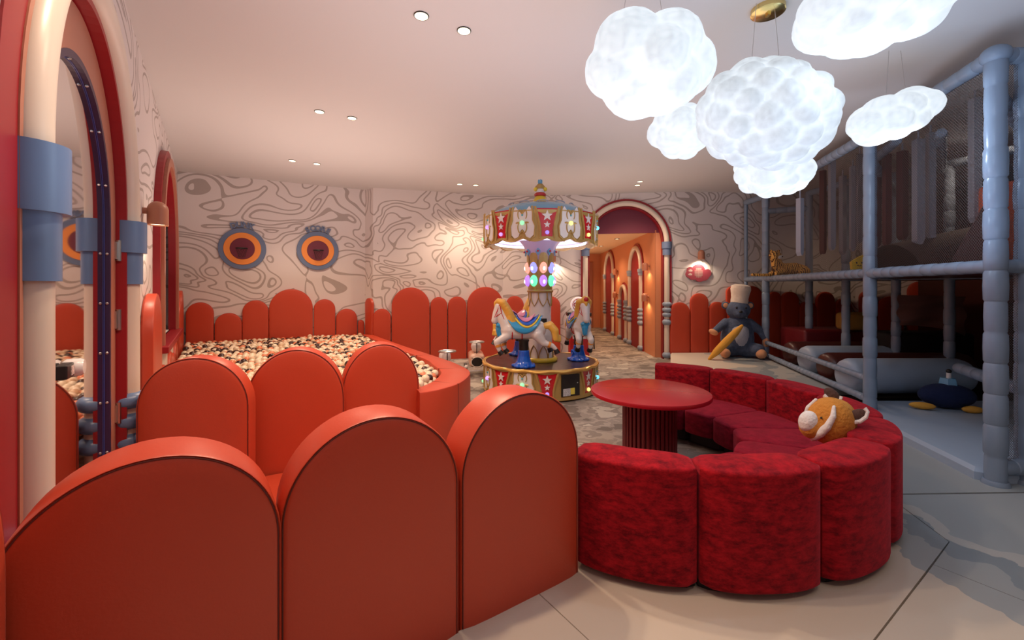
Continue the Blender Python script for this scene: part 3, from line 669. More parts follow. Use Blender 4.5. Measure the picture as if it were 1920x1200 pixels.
def head_plush():
    root = thing('plush_animal_head', 'orange and white striped plush animal head lying on the sofa seat', 'plush toy', tuple(at(1556, 789, 2.28)))
    q = at(1556, 787, 2.28); root.rotation_euler = (Matrix.Rotation(R(16), 4, 'Y') @ Matrix.Rotation(R(-36), 4, 'Z')).to_euler(); root.scale = (.80, .82, 1.0)
    mb = MB(); mb.sphere((0, 0, 0), (.135, .12, .125), 24, 16); mb.sphere((-.085, -.06, -.055), (.075, .065, .065), 20, 12); mb.sphere((.03, .04, .01), (.115, .11, .115), 20, 12)
    blob('head', mb, .007, M_furO, root, 3)
    MB().sphere((-.110, -.088, -.035), (.056, .048, .058), 20, 14).build('muzzle', M_furW, root, True)
    def stripe(pts, r, m, nm):                                                     # fabric strips sewn on the head surface
        mb = MB(); P = []
        for a, e in pts:
            d = Vector((-math.cos(R(e))*math.sin(R(a)), -math.cos(R(e))*math.cos(R(a)), math.sin(R(e)))); P.append(Vector((d.x*.137, d.y*.124, d.z*.128)))
        for i in range(len(P)-1):
            for t in (0, .25, .5, .75): p = P[i].lerp(P[i+1], t); rr = r[i]+(r[i+1]-r[i])*t; mb.sphere(p, (rr, rr, rr), 10, 8)
        blob(nm, mb, .005, m, root, 3)
    stripe([(2, 38), (-2, 14), (4, -12), (16, -32), (38, -48), (60, -58)], [.012, .018, .022, .026, .028, .024], M_furW, 'cheek_stripe')
    stripe([(78, 40), (84, 14), (88, -8)], [.012, .014, .014], M_furW, 'brow_stripe')
    for s, (x, y, z), rz in ((1, (.125, -.02, .075), -35), (-1, (-.025, .06, .135), 20)):
        e = MB(); e.sphere((0, 0, 0), (.050, .018, .030), 16, 10, Matrix.Translation((x, y, z)) @ Matrix.Rotation(R(rz), 4, 'Y')); e.build('ear', M_furB, root, True)
        e = MB(); e.tube([(-.035, -.012, -.028), (.0, -.014, -.034), (.035, -.012, -.022), (.052, -.004, .0), (.045, 0, .022)], .011, 8, Matrix.Translation((x, y, z)) @ Matrix.Rotation(R(rz), 4, 'Y')); e.build('ear_edge', M_furW, root, True)
    MB().sphere((-.052, -.118, .008), .006, 10, 8).build('eye', M_black, root, True)
    MB().sphere((-.145, -.108, -.022), (.008, .008, .006), 10, 8).build('nose', M_black, root, True)
    MB().box(.03, .06, -.08, -.076, -.135, -.10).build('tag', M_white, root)
head_plush()
def bear_plush():
    """plain seated bear toy standing in for the big soft toy"""
    b0 = Vector((3.66, 6.98, .12)); root = thing('plush_bear', 'big seated grey-blue plush bear with cream cap and pale belly against the red panels', 'plush toy', (b0.x, b0.y, .12), R(-10))
    mb = MB(); mb.sphere((0, 0, .30), (.25, .22, .29), 24, 16); mb.sphere((0, -.02, .50), (.19, .17, .17), 20, 12)
    for s in (-1, 1): limb(mb, [(s*.13, -.02, .13), (s*.24, -.20, .14)], [.14, .10])
    limb(mb, [(-.18, -.03, .55), (-.32, -.12, .46), (-.40, -.2, .42)], [.075, .06, .05]); limb(mb, [(.18, 0, .55), (.34, -.06, .42), (.37, -.1, .32)], [.075, .065, .05])
    blob('body', mb, .014, M_blueplush, root)
    MB().sphere((0, -.085, .34), (.16, .15, .24), 24, 16).build('belly', M_palep, root, True)
    hd = MB(); hd.sphere((0, -.05, .76), (.18, .16, .155), 24, 16); hd.sphere((-.02, -.17, .71), (.09, .08, .07), 18, 12)
    blob('head', hd, .012, M_blueplush, root)
    for s in (-1, 1):
        MB().sphere((s*.185, -.02, .83), (.062, .03, .062), 16, 10).build('ear', M_blueplush, root, True)
        MB().sphere((s*.185, -.046, .83), (.040, .012, .040), 14, 8).build('inner_ear', M_peach, root, True)
        MB().sphere((s*.07, -.195, .80), (.016, .010, .018), 12, 8).build('eye', M_black, root, True)
        f_ = MB(); f_.sphere((s*.26, -.27, .09), (.075, .10, .075), 16, 12); f_.build('foot', M_peach, root, True)
    MB().sphere((-.42, -.22, .41), (.075, .05, .045), 14, 10, rot=Matrix.Rotation(R(25), 4, 'Y')).build('hand', M_peach, root, True)
    MB().sphere((.385, -.12, .25), (.05, .045, .085), 14, 10).build('hand', M_peach, root, True)
    MB().sphere((-.025, -.25, .74), (.028, .02, .02), 12, 8).build('nose', M_black, root, True)
    hat = MB(); hat.lathe([(.125, .0), (.130, .05), (.125, .09), (.135, .16), (.15, .23), (.14, .285), (.09, .31), (.001, .315)], 28, Matrix.Translation((.02, -.03, .86)) @ Matrix.Rotation(R(6), 4, 'Y'), cap=False)
    hat.build('cap', M_hat, root, True)
    # long bread-coloured bolster in its arm
    bz = thing('plush_bolster', 'long tan plush bolster leaning across the arm of the seated bear', 'plush toy', (b0.x-.36, b0.y-.36, .40)); bz.rotation_euler = (0, R(42), R(-10))
    m2 = MB(); limb(m2, [(0, 0, -.36), (0, 0, -.2), (0, 0, 0), (0, 0, .2), (0, 0, .34)], [.025, .055, .062, .055, .025]); blob('bolster', m2, .01, M_mustard, bz)
bear_plush()
def cushion_navy():
    p = fl(1775, 765, .09); root = thing('plush_cushion', 'oblong navy plush cushion with mustard pads and pale blue knob on the mat', 'plush toy', (p.x, p.y, .09), R(-12))
    mb = MB(); mb.sphere((0, 0, .12), (.23, .13, .115), 28, 16); blob('cushion', mb, .012, M_navy, root, 2)
    MB().sphere((-.26, -.10, .035), (.10, .04, .032), 16, 10, rot=Matrix.Rotation(R(-14), 4, 'Z')).build('pad', M_mustard, root, True)
    MB().sphere((.11, -.14, .03), (.085, .04, .032), 16, 10).build('pad', M_mustard, root, True)
    MB().lathe([(.075, .0), (.062, .07), (.001, .072)], 6, Matrix.Translation((.02, .02, .215)), cap=False).build('top_knob', M_ltblue, root)
    MB().lathe([(.018, .0), (.018, .05)], 14, Matrix.Translation((.03, .02, .285))).build('stub', M_furW, root, True)
    MB().sphere((.03, .02, .35), .022, 12, 8).build('tip', M_black, root, True)
cushion_navy()
# ------------------------------------------------------------------ play structure
PC = Vector((3.03, 2.69)); PB = Vector((3.41, 4.09)); PA = Vector((4.03, 6.82)); P0 = Vector((4.02, 7.38)); PD = Vector((3.235, 2.70))
play = thing('soft_play_frame', 'two-storey soft play frame of grey-blue padded posts with nets, along the right side', 'play structure', (PC.x, PC.y, 0))
bpy.context.view_layer.update()
PI_ = Matrix.Translation((-PC.x, -PC.y, 0))
def padded(name, p0, p1, r, seg=.155, m=M_vinyl, n=20, parent=play):
    p0 = Vector(p0); p1 = Vector(p1); L = (p1-p0).length; k = max(1, round(L/seg)); d = (p1-p0).normalized(); prof = []
    for i in range(k):
        a = L*i/k; s = L/k; j = 1+random.uniform(-.05, .05)
        prof += [(r*.90, a+.002), (r*.985*j, a+s*.07), (r*1.02*j, a+s*.5), (r*.985*j, a+s*.93)]
    prof.append((r*.90, L))
    T = PI_ @ Matrix.Translation(p0) @ d.to_track_quat('Z', 'Y').to_matrix().to_4x4()
    return MB().lathe(prof, n, T).build(name, m, parent, True)
D2 = 1.38; TB = 2.70
for P in (PC, PB, PA, P0, PD): padded('post', (P.x, P.y, 0), (P.x, P.y, TB), .054 if P is not P0 else .03, .19)
for P in (PC, PD): MB().lathe([(.066, 0), (.066, .012), (.058, .03)], 24, PI_ @ Matrix.Translation((P.x, P.y, .012))).build('post_foot', M_vinyl, play, True)
def lineat(a, b, z, r=.045, seg=.13, nm='beam'): return padded(nm, (a.x, a.y, z), (b.x, b.y, z), r, seg)
for a, b in ((PC, PB), (PB, PA), (PA, P0), (PC, PD)):
    lineat(a, b, TB, .05); lineat(a, b, D2)
lineat(PB, PA, .37, .032, .10, 'rail'); lineat(PB, PA, .175, .034, .10, 'rail'); lineat(PC, PD, .12, .05, .1, 'rail')
for P in (PC, PB, PA): MB().sphere((P.x, P.y, TB), (.075, .075, .062), 18, 12, PI_).build('joint_cap', M_vinyl, play, True)
# rear posts
BK = [at(1517, 560, 6.55), at(1586, 560, 5.9), at(1680, 560, 5.5), at(1780, 560, 5.0), Vector((5.3, 4.2, 0)), Vector((4.9, 3.0, 0))]
for i, P in enumerate(BK): padded('post', (P.x, P.y, 0.05), (P.x, P.y, TB), .05, .19)
for i in range(len(BK)-1):
    a, b = BK[i], BK[i+1]; padded('beam', (a.x, a.y, D2), (b.x, b.y, D2), .045, .15); padded('beam', (a.x, a.y, TB-.02), (b.x, b.y, TB-.02), .045, .15)
for a, b in ((PB, BK[2]), (PC, BK[4]), (PA, BK[0])):
    padded('beam', (a.x, a.y, D2), (b.x, b.y, D2), .045, .15); padded('beam', (a.x, a.y, TB-.25), (b.x, b.y, TB-.25), .045, .15)
padded('beam', (4.14, 3.98, .50), (3.66, 3.0, .50), .05, .15)
# upper deck
dk = [(PC.x+.03, PC.y+.05), (PB.x+.03, PB.y), (PA.x+.03, PA.y), (P0.x+.05, P0.y), (6.6, 7.4), (7.0, 2.8)]
b = MB(); n = len(dk); b.add([(x, y, D2-.03) for x, y in dk]+[(x, y, D2+.03) for x, y in dk], [tuple(range(n))[::-1], tuple(range(n, 2*n))]+[(i, (i+1) % n, (i+1) % n+n, i+n) for i in range(n)], PI_)
b.build('deck', M_brown, play)
# back and side enclosure boards
b = MB(); b.box(7.0, 7.06, 2.6, 7.4, 0, 2.75, PI_); b.build('side_board', M_brown, play)
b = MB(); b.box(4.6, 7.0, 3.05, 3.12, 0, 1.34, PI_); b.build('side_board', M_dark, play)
b = MB(); b.add([at(1783, 490, 3.5), at(1884, 488, 3.3), at(1884, 320, 3.3), at(1845, 383, 3.38)], [(0, 1, 2, 3)], PI_)
o = b.build('slide_side', M_brown, play); md = o.modifiers.new('s', 'SOLIDIFY'); md.thickness = .03
b = MB(); b.box(3.88, 4.15, 3.30, 3.6, D2+.04, 2.08, PI_, bev=.03); b.build('padded_block', mat('bright_orange_vinyl', (.70, .10, .02), .4), play, True)
# lower play mat
mp = [(PB.x-.12, PB.y+.12), (PC.x-.06, PC.y+.07), (PC.x+.05, PC.y-.0), (5.2, 2.75), (5.4, 4.4), (3.6, 4.4)]
b = MB(); n = len(mp); c = Vector((4.2, 3.6)); q2 = [(x+(c.x-x)*.025, y+(c.y-y)*.025) for x, y in mp]
b.add([(x, y, .014) for x, y in mp]+[(x, y, .065) for x, y in mp]+[(x, y, .088) for x, y in q2], [tuple(range(2*n, 3*n))]+[(k*n+i, k*n+(i+1) % n, (k+1)*n+(i+1) % n, (k+1)*n+i) for k in (0, 1) for i in range(n)], PI_)
b.build('play_mat', M_vinyl2, play, True)
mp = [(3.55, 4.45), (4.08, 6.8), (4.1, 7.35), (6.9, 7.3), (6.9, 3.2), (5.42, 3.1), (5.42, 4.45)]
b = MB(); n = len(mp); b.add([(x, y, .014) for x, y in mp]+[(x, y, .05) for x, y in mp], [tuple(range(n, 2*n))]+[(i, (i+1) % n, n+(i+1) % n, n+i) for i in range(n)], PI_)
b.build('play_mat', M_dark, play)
# rollers
def roller(x0, x1, y, z, r, m, nm='roller'):
    prof = [(.001, 0), (r*.72, 0), (r*.9, .02), (r, .07), (r, x1-x0-.10), (r*.88, x1-x0-.03), (r*.6, x1-x0), (.001, x1-x0)]
    MB().lathe(prof, 30, PI_ @ Matrix.Translation((x0, y, z)) @ Matrix.Rotation(R(90), 4, 'Y'), cap=False).build(nm, m, play, True)
roller(3.56, 4.85, 4.60, .30, .185, M_vinyl2); roller(3.70, 5.4, 5.10, .30, .17, M_brown); roller(3.82, 4.95, 5.62, .30, .18, M_vinyl2); roller(3.95, 5.6, 6.15, .30, .17, M_brown)
b = MB(); b.box(4.3, 5.4, 6.3, 6.9, .05, .62, PI_, bev=.04); b.build('padded_block', mat('dark_red_vinyl', (.16, .008, .012), .45), play, True)
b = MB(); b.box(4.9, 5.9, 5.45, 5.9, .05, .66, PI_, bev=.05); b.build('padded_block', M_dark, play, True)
# draped sheet
b = MB(); A = at(1682, 553, 5.42); B_ = at(1805, 560, 5.42); nx, nz = 26, 16
for j in range(nz+1):
    for i in range(nx+1):
        u, v = i/nx, j/nz; hgt = .38+.12*u**3
        b.v.append(PI_ @ Vector((A.x+(B_.x-A.x)*u, 5.40+.03*math.sin(u*9+v*4)*v+.02*math.sin(v*13+u*5), A.z-hgt*v-.02*u)))
for j in range(nz):
    for i in range(nx): b.f.append((j*(nx+1)+i, j*(nx+1)+i+1, (j+1)*(nx+1)+i+1, (j+1)*(nx+1)+i))
b.build('hanging_sheet', mat('dusty_pink_sheet', (.32, .16, .13), .45), play, True, fix=False)
# nets
def net(pts, name, m):
    """four corners; UV in metres so that the mesh pitch is real"""
    p = [Vector(q) for q in pts]; W = (p[1]-p[0]).length; H = (p[3]-p[0]).length
    me = bpy.data.meshes.new(name); me.from_pydata([tuple(PI_ @ q) for q in p], [], [(0, 1, 2, 3)]); uv = me.uv_layers.new(name='UVMap')
    for i, t in enumerate([(0, 0), (W, 0), (W, H), (0, H)]): uv.data[i].uv = t
    me.materials.append(m); return link(name, me, play)
M_net = net_material('black_net', (.05, .038, .035), .022, .20); M_net2 = net_material('dense_net', (.12, .10, .10), .016, .24)
net([(PC.x+.01, PC.y+.02, D2+.04), (PB.x+.01, PB.y-.02, D2+.04), (PB.x+.01, PB.y-.02, TB-.04), (PC.x+.01, PC.y+.02, TB-.04)], 'net', M_net)
net([(PB.x+.01, PB.y+.02, D2+.04), (PA.x+.01, PA.y-.02, D2+.04), (PA.x+.01, PA.y-.02, TB-.04), (PB.x+.01, PB.y+.02, TB-.04)], 'net', M_net)
net([(PC.x+.04, PC.y, .16), (PD.x-.04, PD.y, .16), (PD.x-.04, PD.y, TB-.05), (PC.x+.04, PC.y, TB-.05)], 'net', M_net2)
net([(3.6, 4.5, D2+.04), (6.4, 4.6, D2+.04), (6.4, 4.6, TB-.05), (3.6, 4.5, TB-.05)], 'net', M_net)
# tunnel net hump on the deck
b = MB(); b.lathe([(.30, 0), (.30, 1.6)], 18, PI_ @ Matrix.Translation((3.65, 4.1, D2-.02)) @ Matrix.Rotation(R(78), 4, 'Y'), cap=False, a0=R(90), a1=R(270)); b.build('crawl_hump', mat('matte_brown_mesh', (.05, .02, .015), .85), play, True)
# hanging strips
strips = [(1500, 4.7, 372, 478, 'g', 9), (1543, 5.1, 320, 475, 'm', 7), (1560, 4.6, 300, 468, 'g', 9), (1580, 5.0, 330, 476, 'g', 8), (1599, 4.5, 312, 470, 'g', 9), (1612, 4.3, 290, 455, 'g', 8), (1647, 4.2, 296, 462, 'm', 7), (1663, 3.95, 290, 460, 'm', 10), (1692, 3.9, 284, 448, 'm', 14), (1722, 3.62, 262, 458, 'g', 15), (1745, 3.68, 250, 462, 'g', 11), (1828, 3.25, 185, 415, 'g', 14)]
M_sg = mat('grey_strip_vinyl', (.30, .30, .35), .45); M_sm = mat('maroon_strip_vinyl', (.085, .010, .016), .4)
for i, (px, Y, y0, y1, c, wd) in enumerate(strips):
    Y += .35; a = at(px, y0, Y); z1 = at(px, y1, Y).z; ww = wd*Y/F*.95; L = a.z-z1
    lab = ('grey' if c == 'g' else 'maroon')+' hanging vinyl strip, '+['alone between the plush tiger and the rest', 'dark one furthest left of the maroon ones', 'pale one left of the middle post', 'thin one behind its pale neighbours', 'last but one before the middle post', 'touching the left of the middle post', 'first one right of the middle post', 'second one right of the middle post', 'widest of its colour, behind the net', 'broadest one in the middle of the netted bay', 'narrower one overlapping the broadest', 'beside the thick right-hand post'][i]
    t = thing('hanging_strip', lab, 'strip', (a.x, a.y, 0), random.uniform(-.5, .3), 'strips hanging in the upper play bay')
    m_ = MB(); h = ww/2; y_ = .03
    ol = [(-h, z1+.03), (-h*.3, z1-.01), (h*.4, z1+.0), (h, z1+.045), (h, a.z), (-h, a.z)]
    m_.prism(ol, -y_, y_); m_.build('strip', M_sg if c == 'g' else M_sm, t)
    MB().tube([(0, 0, a.z-.02), (0, 0, max(a.z+.08, TB-.1))], .008, 6).build('strap', M_sg, t)
for x0, y0, x1, y1 in ((3.7, 3.7, 4.9, 4.9), (3.5, 3.9, 4.3, 5.5)):
    padded('beam', (x0, y0, TB-.12), (x1, y1, TB-.12), .04, .15)
# tiger
tg0 = at(1480, 506, 6.55); tg = thing('plush_tiger', 'striped plush tiger lying on the upper deck of the play frame', 'plush toy', (tg0.x, tg0.y, D2+.03))
MT = tiger_material(); mb = MB()
limb(mb, [(-.16, 0, .10), (.08, 0, .11), (.22, .02, .09)], [.10, .10, .085]); limb(mb, [(-.17, 0, .14), (-.22, -.02, .25)], [.09, .07]); mb.sphere((-.235, -.03, .31), (.085, .085, .08), 20, 12)
for s in (-1, 1): limb(mb, [(-.18, s*.06-.03, .07), (-.28, s*.07-.06, .035)], [.05, .035]); limb(mb, [(.18, s*.09, .07), (.08, s*.12, .035)], [.07, .035]); mb.sphere((-.235+s*.06, -.02, .385), .024, 10, 8)
blob('body', mb, .010, MT, tg); MB().sphere((-.20, -.105, .285), (.04, .03, .03), 12, 8).build('muzzle', M_furW, tg, True)
MB().sphere((-.19, -.135, .295), .010, 8, 6).build('nose', M_black, tg, True)
mb = MB(); limb(mb, [(-.3, -.02, .025), (-.45, -.05, .02), (-.58, -.03, .025)], [.025, .022, .024]); blob('tail', mb, .008, MT, tg)
y0 = at(1610, 497, 4.45); yp = thing('plush_star_cushion', 'small yellow plush cushion with a smiling face beside the middle post', 'plush toy', (y0.x+.03, y0.y, D2+.03), R(-20))
MB().prism([(-.085, 0), (.09, .03), (.09, .16), (.05, .19), (-.03, .15), (-.095, .10)], -.03, .03).build('cushion', mat('yellow_plush', (.80, .52, .03), .95, bump=.8, bscale=60), yp)
for s in (-1, 1): MB().sphere((-.03+s*.022, -.032, .09), (.007, .004, .010), 8, 6).build('eye', M_black, yp, True)
MB().tube([(-.05, -.032, .065), (-.03, -.032, .058), (-.01, -.032, .065)], .003, 5).build('mouth', M_black, yp)
y0 = at(1634, 612, 5.8); b = MB(); b.box(-.19, .19, -.12, .12, 0, .26, bev=.06)
yc = b.build('floor_cushion', mat('ochre_plush', (.50, .26, .05), .9), None, True, label='dim yellow cushion lying on the dark block inside the lower play level', cat='cushion'); yc.location = (5.0, 6.3, .62)
# ------------------------------------------------------------------ far archway, corridor
fa = thing('far_archway_surround', 'arched surround of cream moulding with blue rings around the corridor entrance in the back wall', 'archway', (0, 0, 0))
b = MB(); annulus(b, cx, RB-.03, RB+.115, SPB, -.03, 0, MA); b.build('backing_plate', M_redtrim, fa)
b = MB(); annulus(b, cx, RB-.035, RB+.0, SPB, -.03, .22, MA); b.build('jamb_lining', M_redtrim, fa)
pillar_arch(fa, MA @ Matrix.Translation((0, -.03, 0)), cx, RB+.035, SPB, .045, [.64, .07], [(.95, .040, .078), (.855, .038, .078), (.77, .038, .078)], 1.80, 2.03, mc=M_cream, mcap=M_ringblue, mr=M_blueg, capw=(.085, .072))
b = MB(); b.prism([(cx-RB*math.cos(PI*i/24), SPB+RB*math.sin(PI*i/24)) for i in range(25) if SPB+RB*math.sin(PI*i/24) >= 2.21]+[(cx+RB*.95, 2.21), (cx-RB*.95, 2.21)], .12, .17, MA); b.build('tympanum', M_maroon, fa)
CX = 2.53
def cw(y): return CX+(y-7.45)*.03
b = MB(); b.add([(cw(7.6), 7.6, 0), (cw(13.2), 13.2, 0), (cw(13.2), 13.2, 2.26), (cw(7.6), 7.6, 2.26)], [(0, 1, 2, 3)]); b.box(2.54, 2.95, 7.61, 7.66, 0, 2.26); o = struct('wall_corridor_right', b, M_orwall)
b = MB(); b.box(1.22, 1.28, 7.90, 13.2, 0, 2.26); struct('wall_corridor_left', b, M_orwall)
b = MB(); b.box(1.2, 3.4, 13.2, 13.3, 0, 2.3); struct('wall_corridor_end', b, M_orwall)
b = MB(); b.box(1.2, 3.4, 7.86, 13.3, 2.26, 2.32); struct('ceiling_corridor', b, M_corrceil)
def corr_arch(y0, y1, spr, label, small=False):
    yc = (y0+y1)/2; r = (y1-y0)/2; root = thing('corridor_arch', label, 'archway', (0, 0, 0))
    Mx = frame_on((cw(0)-.004, 0, 0), (.03, 1), (-1, .03))
    b = MB(); annulus(b, yc, r-.02, r+.09, spr, -.02, 0, Mx); b.build('backing_plate', M_redtrim, root)
    b = MB(); b.prism(arch_pts(yc, r, spr), -.012, -.004, Mx); b.build('door_leaf', mat('crimson_paint', (.26, .004, .012), .5), root)
    f_ = .6 if small else 1
    pillar_arch(root, Mx @ Matrix.Translation((0, -.03, 0)), yc, r, spr, .045, [.55*f_, .06], [(.80*f_, .035, .075), (.72*f_, .035, .075), (.64*f_, .035, .075)], spr-.12, spr, mc=M_cream, mcap=M_blueg, mr=M_blueg, capw=(.07, .06), n=12)
corr_arch(8.40, 9.30, 1.60, 'nearest tall arched doorway on the corridor wall')
corr_arch(9.62, 10.25, .95, 'low child-size arched doorway on the corridor wall')
corr_arch(11.05, 12.15, 1.60, 'farthest tall arched doorway on the corridor wall')
b = MB()
eb = thing('end_door', 'pale lit door frame at the far end of the corridor', 'door', (0, 0, 0))
MB().box(2.35, 2.47, 13.15, 13.2, 0, 2.0).build('door_frame', M_salmon, eb); MB().box(1.7, 2.35, 13.17, 13.2, 0, 1.95).build('door_leaf', M_cream, eb)
# ------------------------------------------------------------------ wall lamps
def sconce(p, d, n, label, e, parent=None, sc_=1.0, col=(1, .80, .58)):
    Mx = frame_on(tuple(p), d, n); root = thing('wall_lamp', label, 'wall lamp', (0, 0, 0)); root.matrix_world = Mx
    h = .15*sc_; r = .055*sc_
    MB().lathe([(r, -h*.45)]+[(r*math.cos(PI/2*i/6), h*.2+r*math.sin(PI/2*i/6)) for i in range(6)]+[(.001, h*.2+r)], 24, Matrix.Translation((0, -.075*sc_, 0)), cap=False).build('shade', M_copper, root, True)
    MB().lathe([(.001, -h*.40), (r*.85, -h*.40)], 20, Matrix.Translation((0, -.075*sc_, 0)), cap=False).build('bulb', M_bulb, root, True)
    MB().tube([(0, 0, .02*sc_), (0, -.04*sc_, .02*sc_)], .02*sc_, 10).build('bracket', M_copper, root, True)
    q = Mx @ Vector((0, -.085*sc_, -h*.5)); lamp('wall_lamp_beam', 'SPOT', q, e, col, spot_size=R(150), spot_blend=.6, shadow_soft_size=.02)
    return root
d67 = (Vector(A7)-Vector(A6)).normalized(); n67 = Vector((d67.y, -d67.x))
def wall_at(a, b, px, py):
    a = Vector(a); b = Vector(b); d = (b-a).normalized(); u = (px-960)/F; t = (u*a.y-a.x)/(d.x-u*d.y); q = a+d*t
    return Vector((q.x, q.y, CH-(py-HY)*q.y/F)), d, Vector((d.y, -d.x))
p, d, n = wall_at(A6, A7, 1311, 479); sconce(p, d, n, 'terracotta wall lamp above the pink cloud sign', 11, sc_=1.05)
p, d, n = wall_at(A4, A5, 1036, 484); sconce(p, d, n, 'terracotta wall lamp behind the carousel', 14)
p3 = LW(3.78); sconce((p3.x, p3.y, 1.78), LD, LN, 'terracotta wall lamp on the left wall before the arched window', 9, sc_=1.15)
p, d, n = wall_at(A3, A4, 905, 480); 
for yy, zz, l in ((7.95, 1.62, 'upper copper lamp on the near corridor wall'), (7.98, 1.05, 'lower copper lamp on the near corridor wall'), (10.6, 1.62, 'upper copper lamp on the far corridor wall'), (10.62, 1.05, 'lower copper lamp on the far corridor wall')):
    sconce((cw(yy)-.005, yy, zz), (.03, 1), (-1, .03), l, 5, col=(1, .62, .30))
for yy in (8.6, 10.2, 12.0): lamp('corridor_downlight_beam', 'SPOT', (1.95, yy, 2.22), 42, (1, .70, .42), spot_size=R(140), spot_blend=.8, shadow_soft_size=.05)
lamp('added_corridor_fill', 'AREA', (1.95, 10.2, 1.36), 13, (1, .72, .46), rot=(PI, 0, 0), shape='RECTANGLE', size=.8, size_y=5)  # added fill that brightens the corridor ceiling, no such fixture there
for i, yy in enumerate((9.0, 10.6)):
    t = thing('corridor_downlight', ['nearer', 'farther'][i]+' small recessed light in the corridor ceiling', 'ceiling light', (2.2, yy, 2.26)); MB().lathe([(.001, -.004), (.04, -.004), (.045, 0)], 20, cap=False).build('lens', M_bulb, t, True)
    MB().tube([(.046*math.cos(TAU*k/20), .046*math.sin(TAU*k/20), -.003) for k in range(20)], .006, 6, closed=True).build('trim_ring', M_black, t, True)
# cloud sign
p, d, n = wall_at(A6, A7, 1309, 511); Mx = frame_on(tuple(p), d, n)
cs = thing('cloud_sign', 'dusty pink cloud-shaped wall sign with pale printed lines under the lamp', 'sign', (0, 0, 0)); cs.matrix_world = Mx
def lobes(cs_, n=90):
    out = []
    for i in range(n):
        a = TAU*i/n; best = 0
        for X, Z, r in cs_:
            dx, dz = math.cos(a), math.sin(a); bq = dx*X+dz*Z; c_ = X*X+Z*Z-r*r; D = bq*bq-c_
            if D > 0: best = max(best, bq+math.sqrt(D))
        out.append((best*math.cos(a), best*math.sin(a)))
    return out
MB().prism(lobes([(0, .03, .115), (-.145, .035, .062), (-.165, -.03, .062), (.155, -.01, .07), (.02, -.06, .10), (.1, -.05, .09), (-.1, -.05, .08)]), -.02, 0).build('plate', mat('dusty_pink_board', (.33, .05, .075), .5), cs)
M_line = mat('pale_print', (.55, .36, .33), .6)
for j in range(12): h = .072 if 2 < j < 10 else .05; text = MB().box(-h, h, -.0215, -.020, .075-j*.014-.003, .075-j*.014+.003); text.build('printed_line', M_line, cs)
for x, z in ((-.145, .035), (-.15, -.03)): MB().prism(lobes([(0, 0, .022), (-.02, -.004, .016), (.02, -.004, .016)], 30), -.0215, -.02, Matrix.Translation((x, 0, z))).build('printed_emblem', M_line, cs)
MB().box(-.002, .002, -.022, -.02, -.10, .07).build('printed_line', M_line, cs)
# ------------------------------------------------------------------ downlights
DL = ['left one of the nearest pair', 'right one of the nearest pair', 'left one of the second pair', 'right one of the second pair', 'left one of the pair above the hoops', 'right one of the pair above the hoops', 'left one of the pair beside the carousel top', 'right one of the pair beside the carousel top', 'rear one of the pair above the archway', 'front one of the pair above the archway']
for (px, py), l in zip(DOWN, DL):
    q = onceil(px, py); t = thing('downlight', 'small round recessed ceiling light, '+l, 'ceiling light', tuple(q))
    MB().lathe([(.001, -.002), (.036, -.002), (.040, -.006)], 28, cap=False).build('lens', M_bulb, t, True)
    MB().tube([(.0425*math.cos(TAU*k/28), .0425*math.sin(TAU*k/28), -.003) for k in range(28)], .0038, 6, closed=True).build('trim_ring', M_black, t, True)
# ------------------------------------------------------------------ cloud lamps
def cloud(c, dims, label, nl, lr, seed, tilt=0, hang=None, base=.8, flat=False):
    rnd = random.Random(seed); root = thing('cloud_lamp', label, 'pendant lamp', c)
    mb = MB(); a, b_, h = dims[0]/2, dims[1]/2, dims[2]/2; Rt = Matrix.Rotation(R(tilt), 4, 'Y')
    mb.sphere((0, 0, 0), (a*base, b_*base, h*base), 28, 18, rot=Rt)
    i = 0; pts = []
    for k in range(nl):
        z = 1-2*(k+.5)/nl; ph = k*2.39996+seed; rr = math.sqrt(1-z*z)
        v = Vector((rr*math.cos(ph), rr*math.sin(ph), z)); s = rnd.uniform(lr[0], lr[1])
        p = Rt @ Vector((v.x*(a-s*.9), v.y*(b_-s*.9), v.z*(h-s*.8)))
        mb.sphere(p, (s*1.08, s*1.08, s*.86 if flat else s), 16, 12)
    me = remesh(mb, .011, 2, .4); me.materials.clear(); me.materials.append(M_cloud if nl == 60 else M_cloud2)
    for v in me.vertices:
        d = .006*mnoise.noise(v.co*9+Vector((seed, 0, 0)))+.0025*mnoise.noise(v.co*30); v.co += v.co.normalized()*d
    me.polygons.foreach_set('use_smooth', [True]*len(me.polygons)); link('fibre_body', me, root)
    for dx, dy in (hang or ()):
        top = Vector((dx*.55, dy, CEIL-c[2])); bot = Vector((dx, dy, h*.5)); MB().tube([bot, top], .0016, 5).build('cable', M_steel, root)
    return root
def cl(px, py, Y): return tuple(at(px, py, Y))
cloud(cl(1212, 122, 2.25), (.66, .55, .46), 'large smooth glowing cloud lamp at the left of the group', 11, (.13, .19), 3, 8, [(-.15, 0), (.1, 0)])
cloud(cl(1276, 248, 2.95), (.42, .40, .34), 'small glowing cloud lamp tucked under the leftmost one', 12, (.08, .12), 5, 10, [(0, 0)])
cloud(cl(1434, 218, 2.50), (.76, .64, .58), 'biggest bubbly cloud lamp in the middle, under the brass ceiling plate', 60, (.075, .115), 8, 12, [(-.09, 0), (.1, 0)])
cloud(cl(1450, 322, 3.05), (.52, .45, .34), 'small cloud lamp lowest of the group, below the biggest one', 26, (.07, .10), 11, 0, [(0, .1)])
cloud(cl(1674, 218, 3.0), (.60, .40, .33), 'flat tilted glowing cloud lamp nearest the play frame', 14, (.09, .13), 14, -22, [(-.05, 0), (.1, 0)], flat=True)
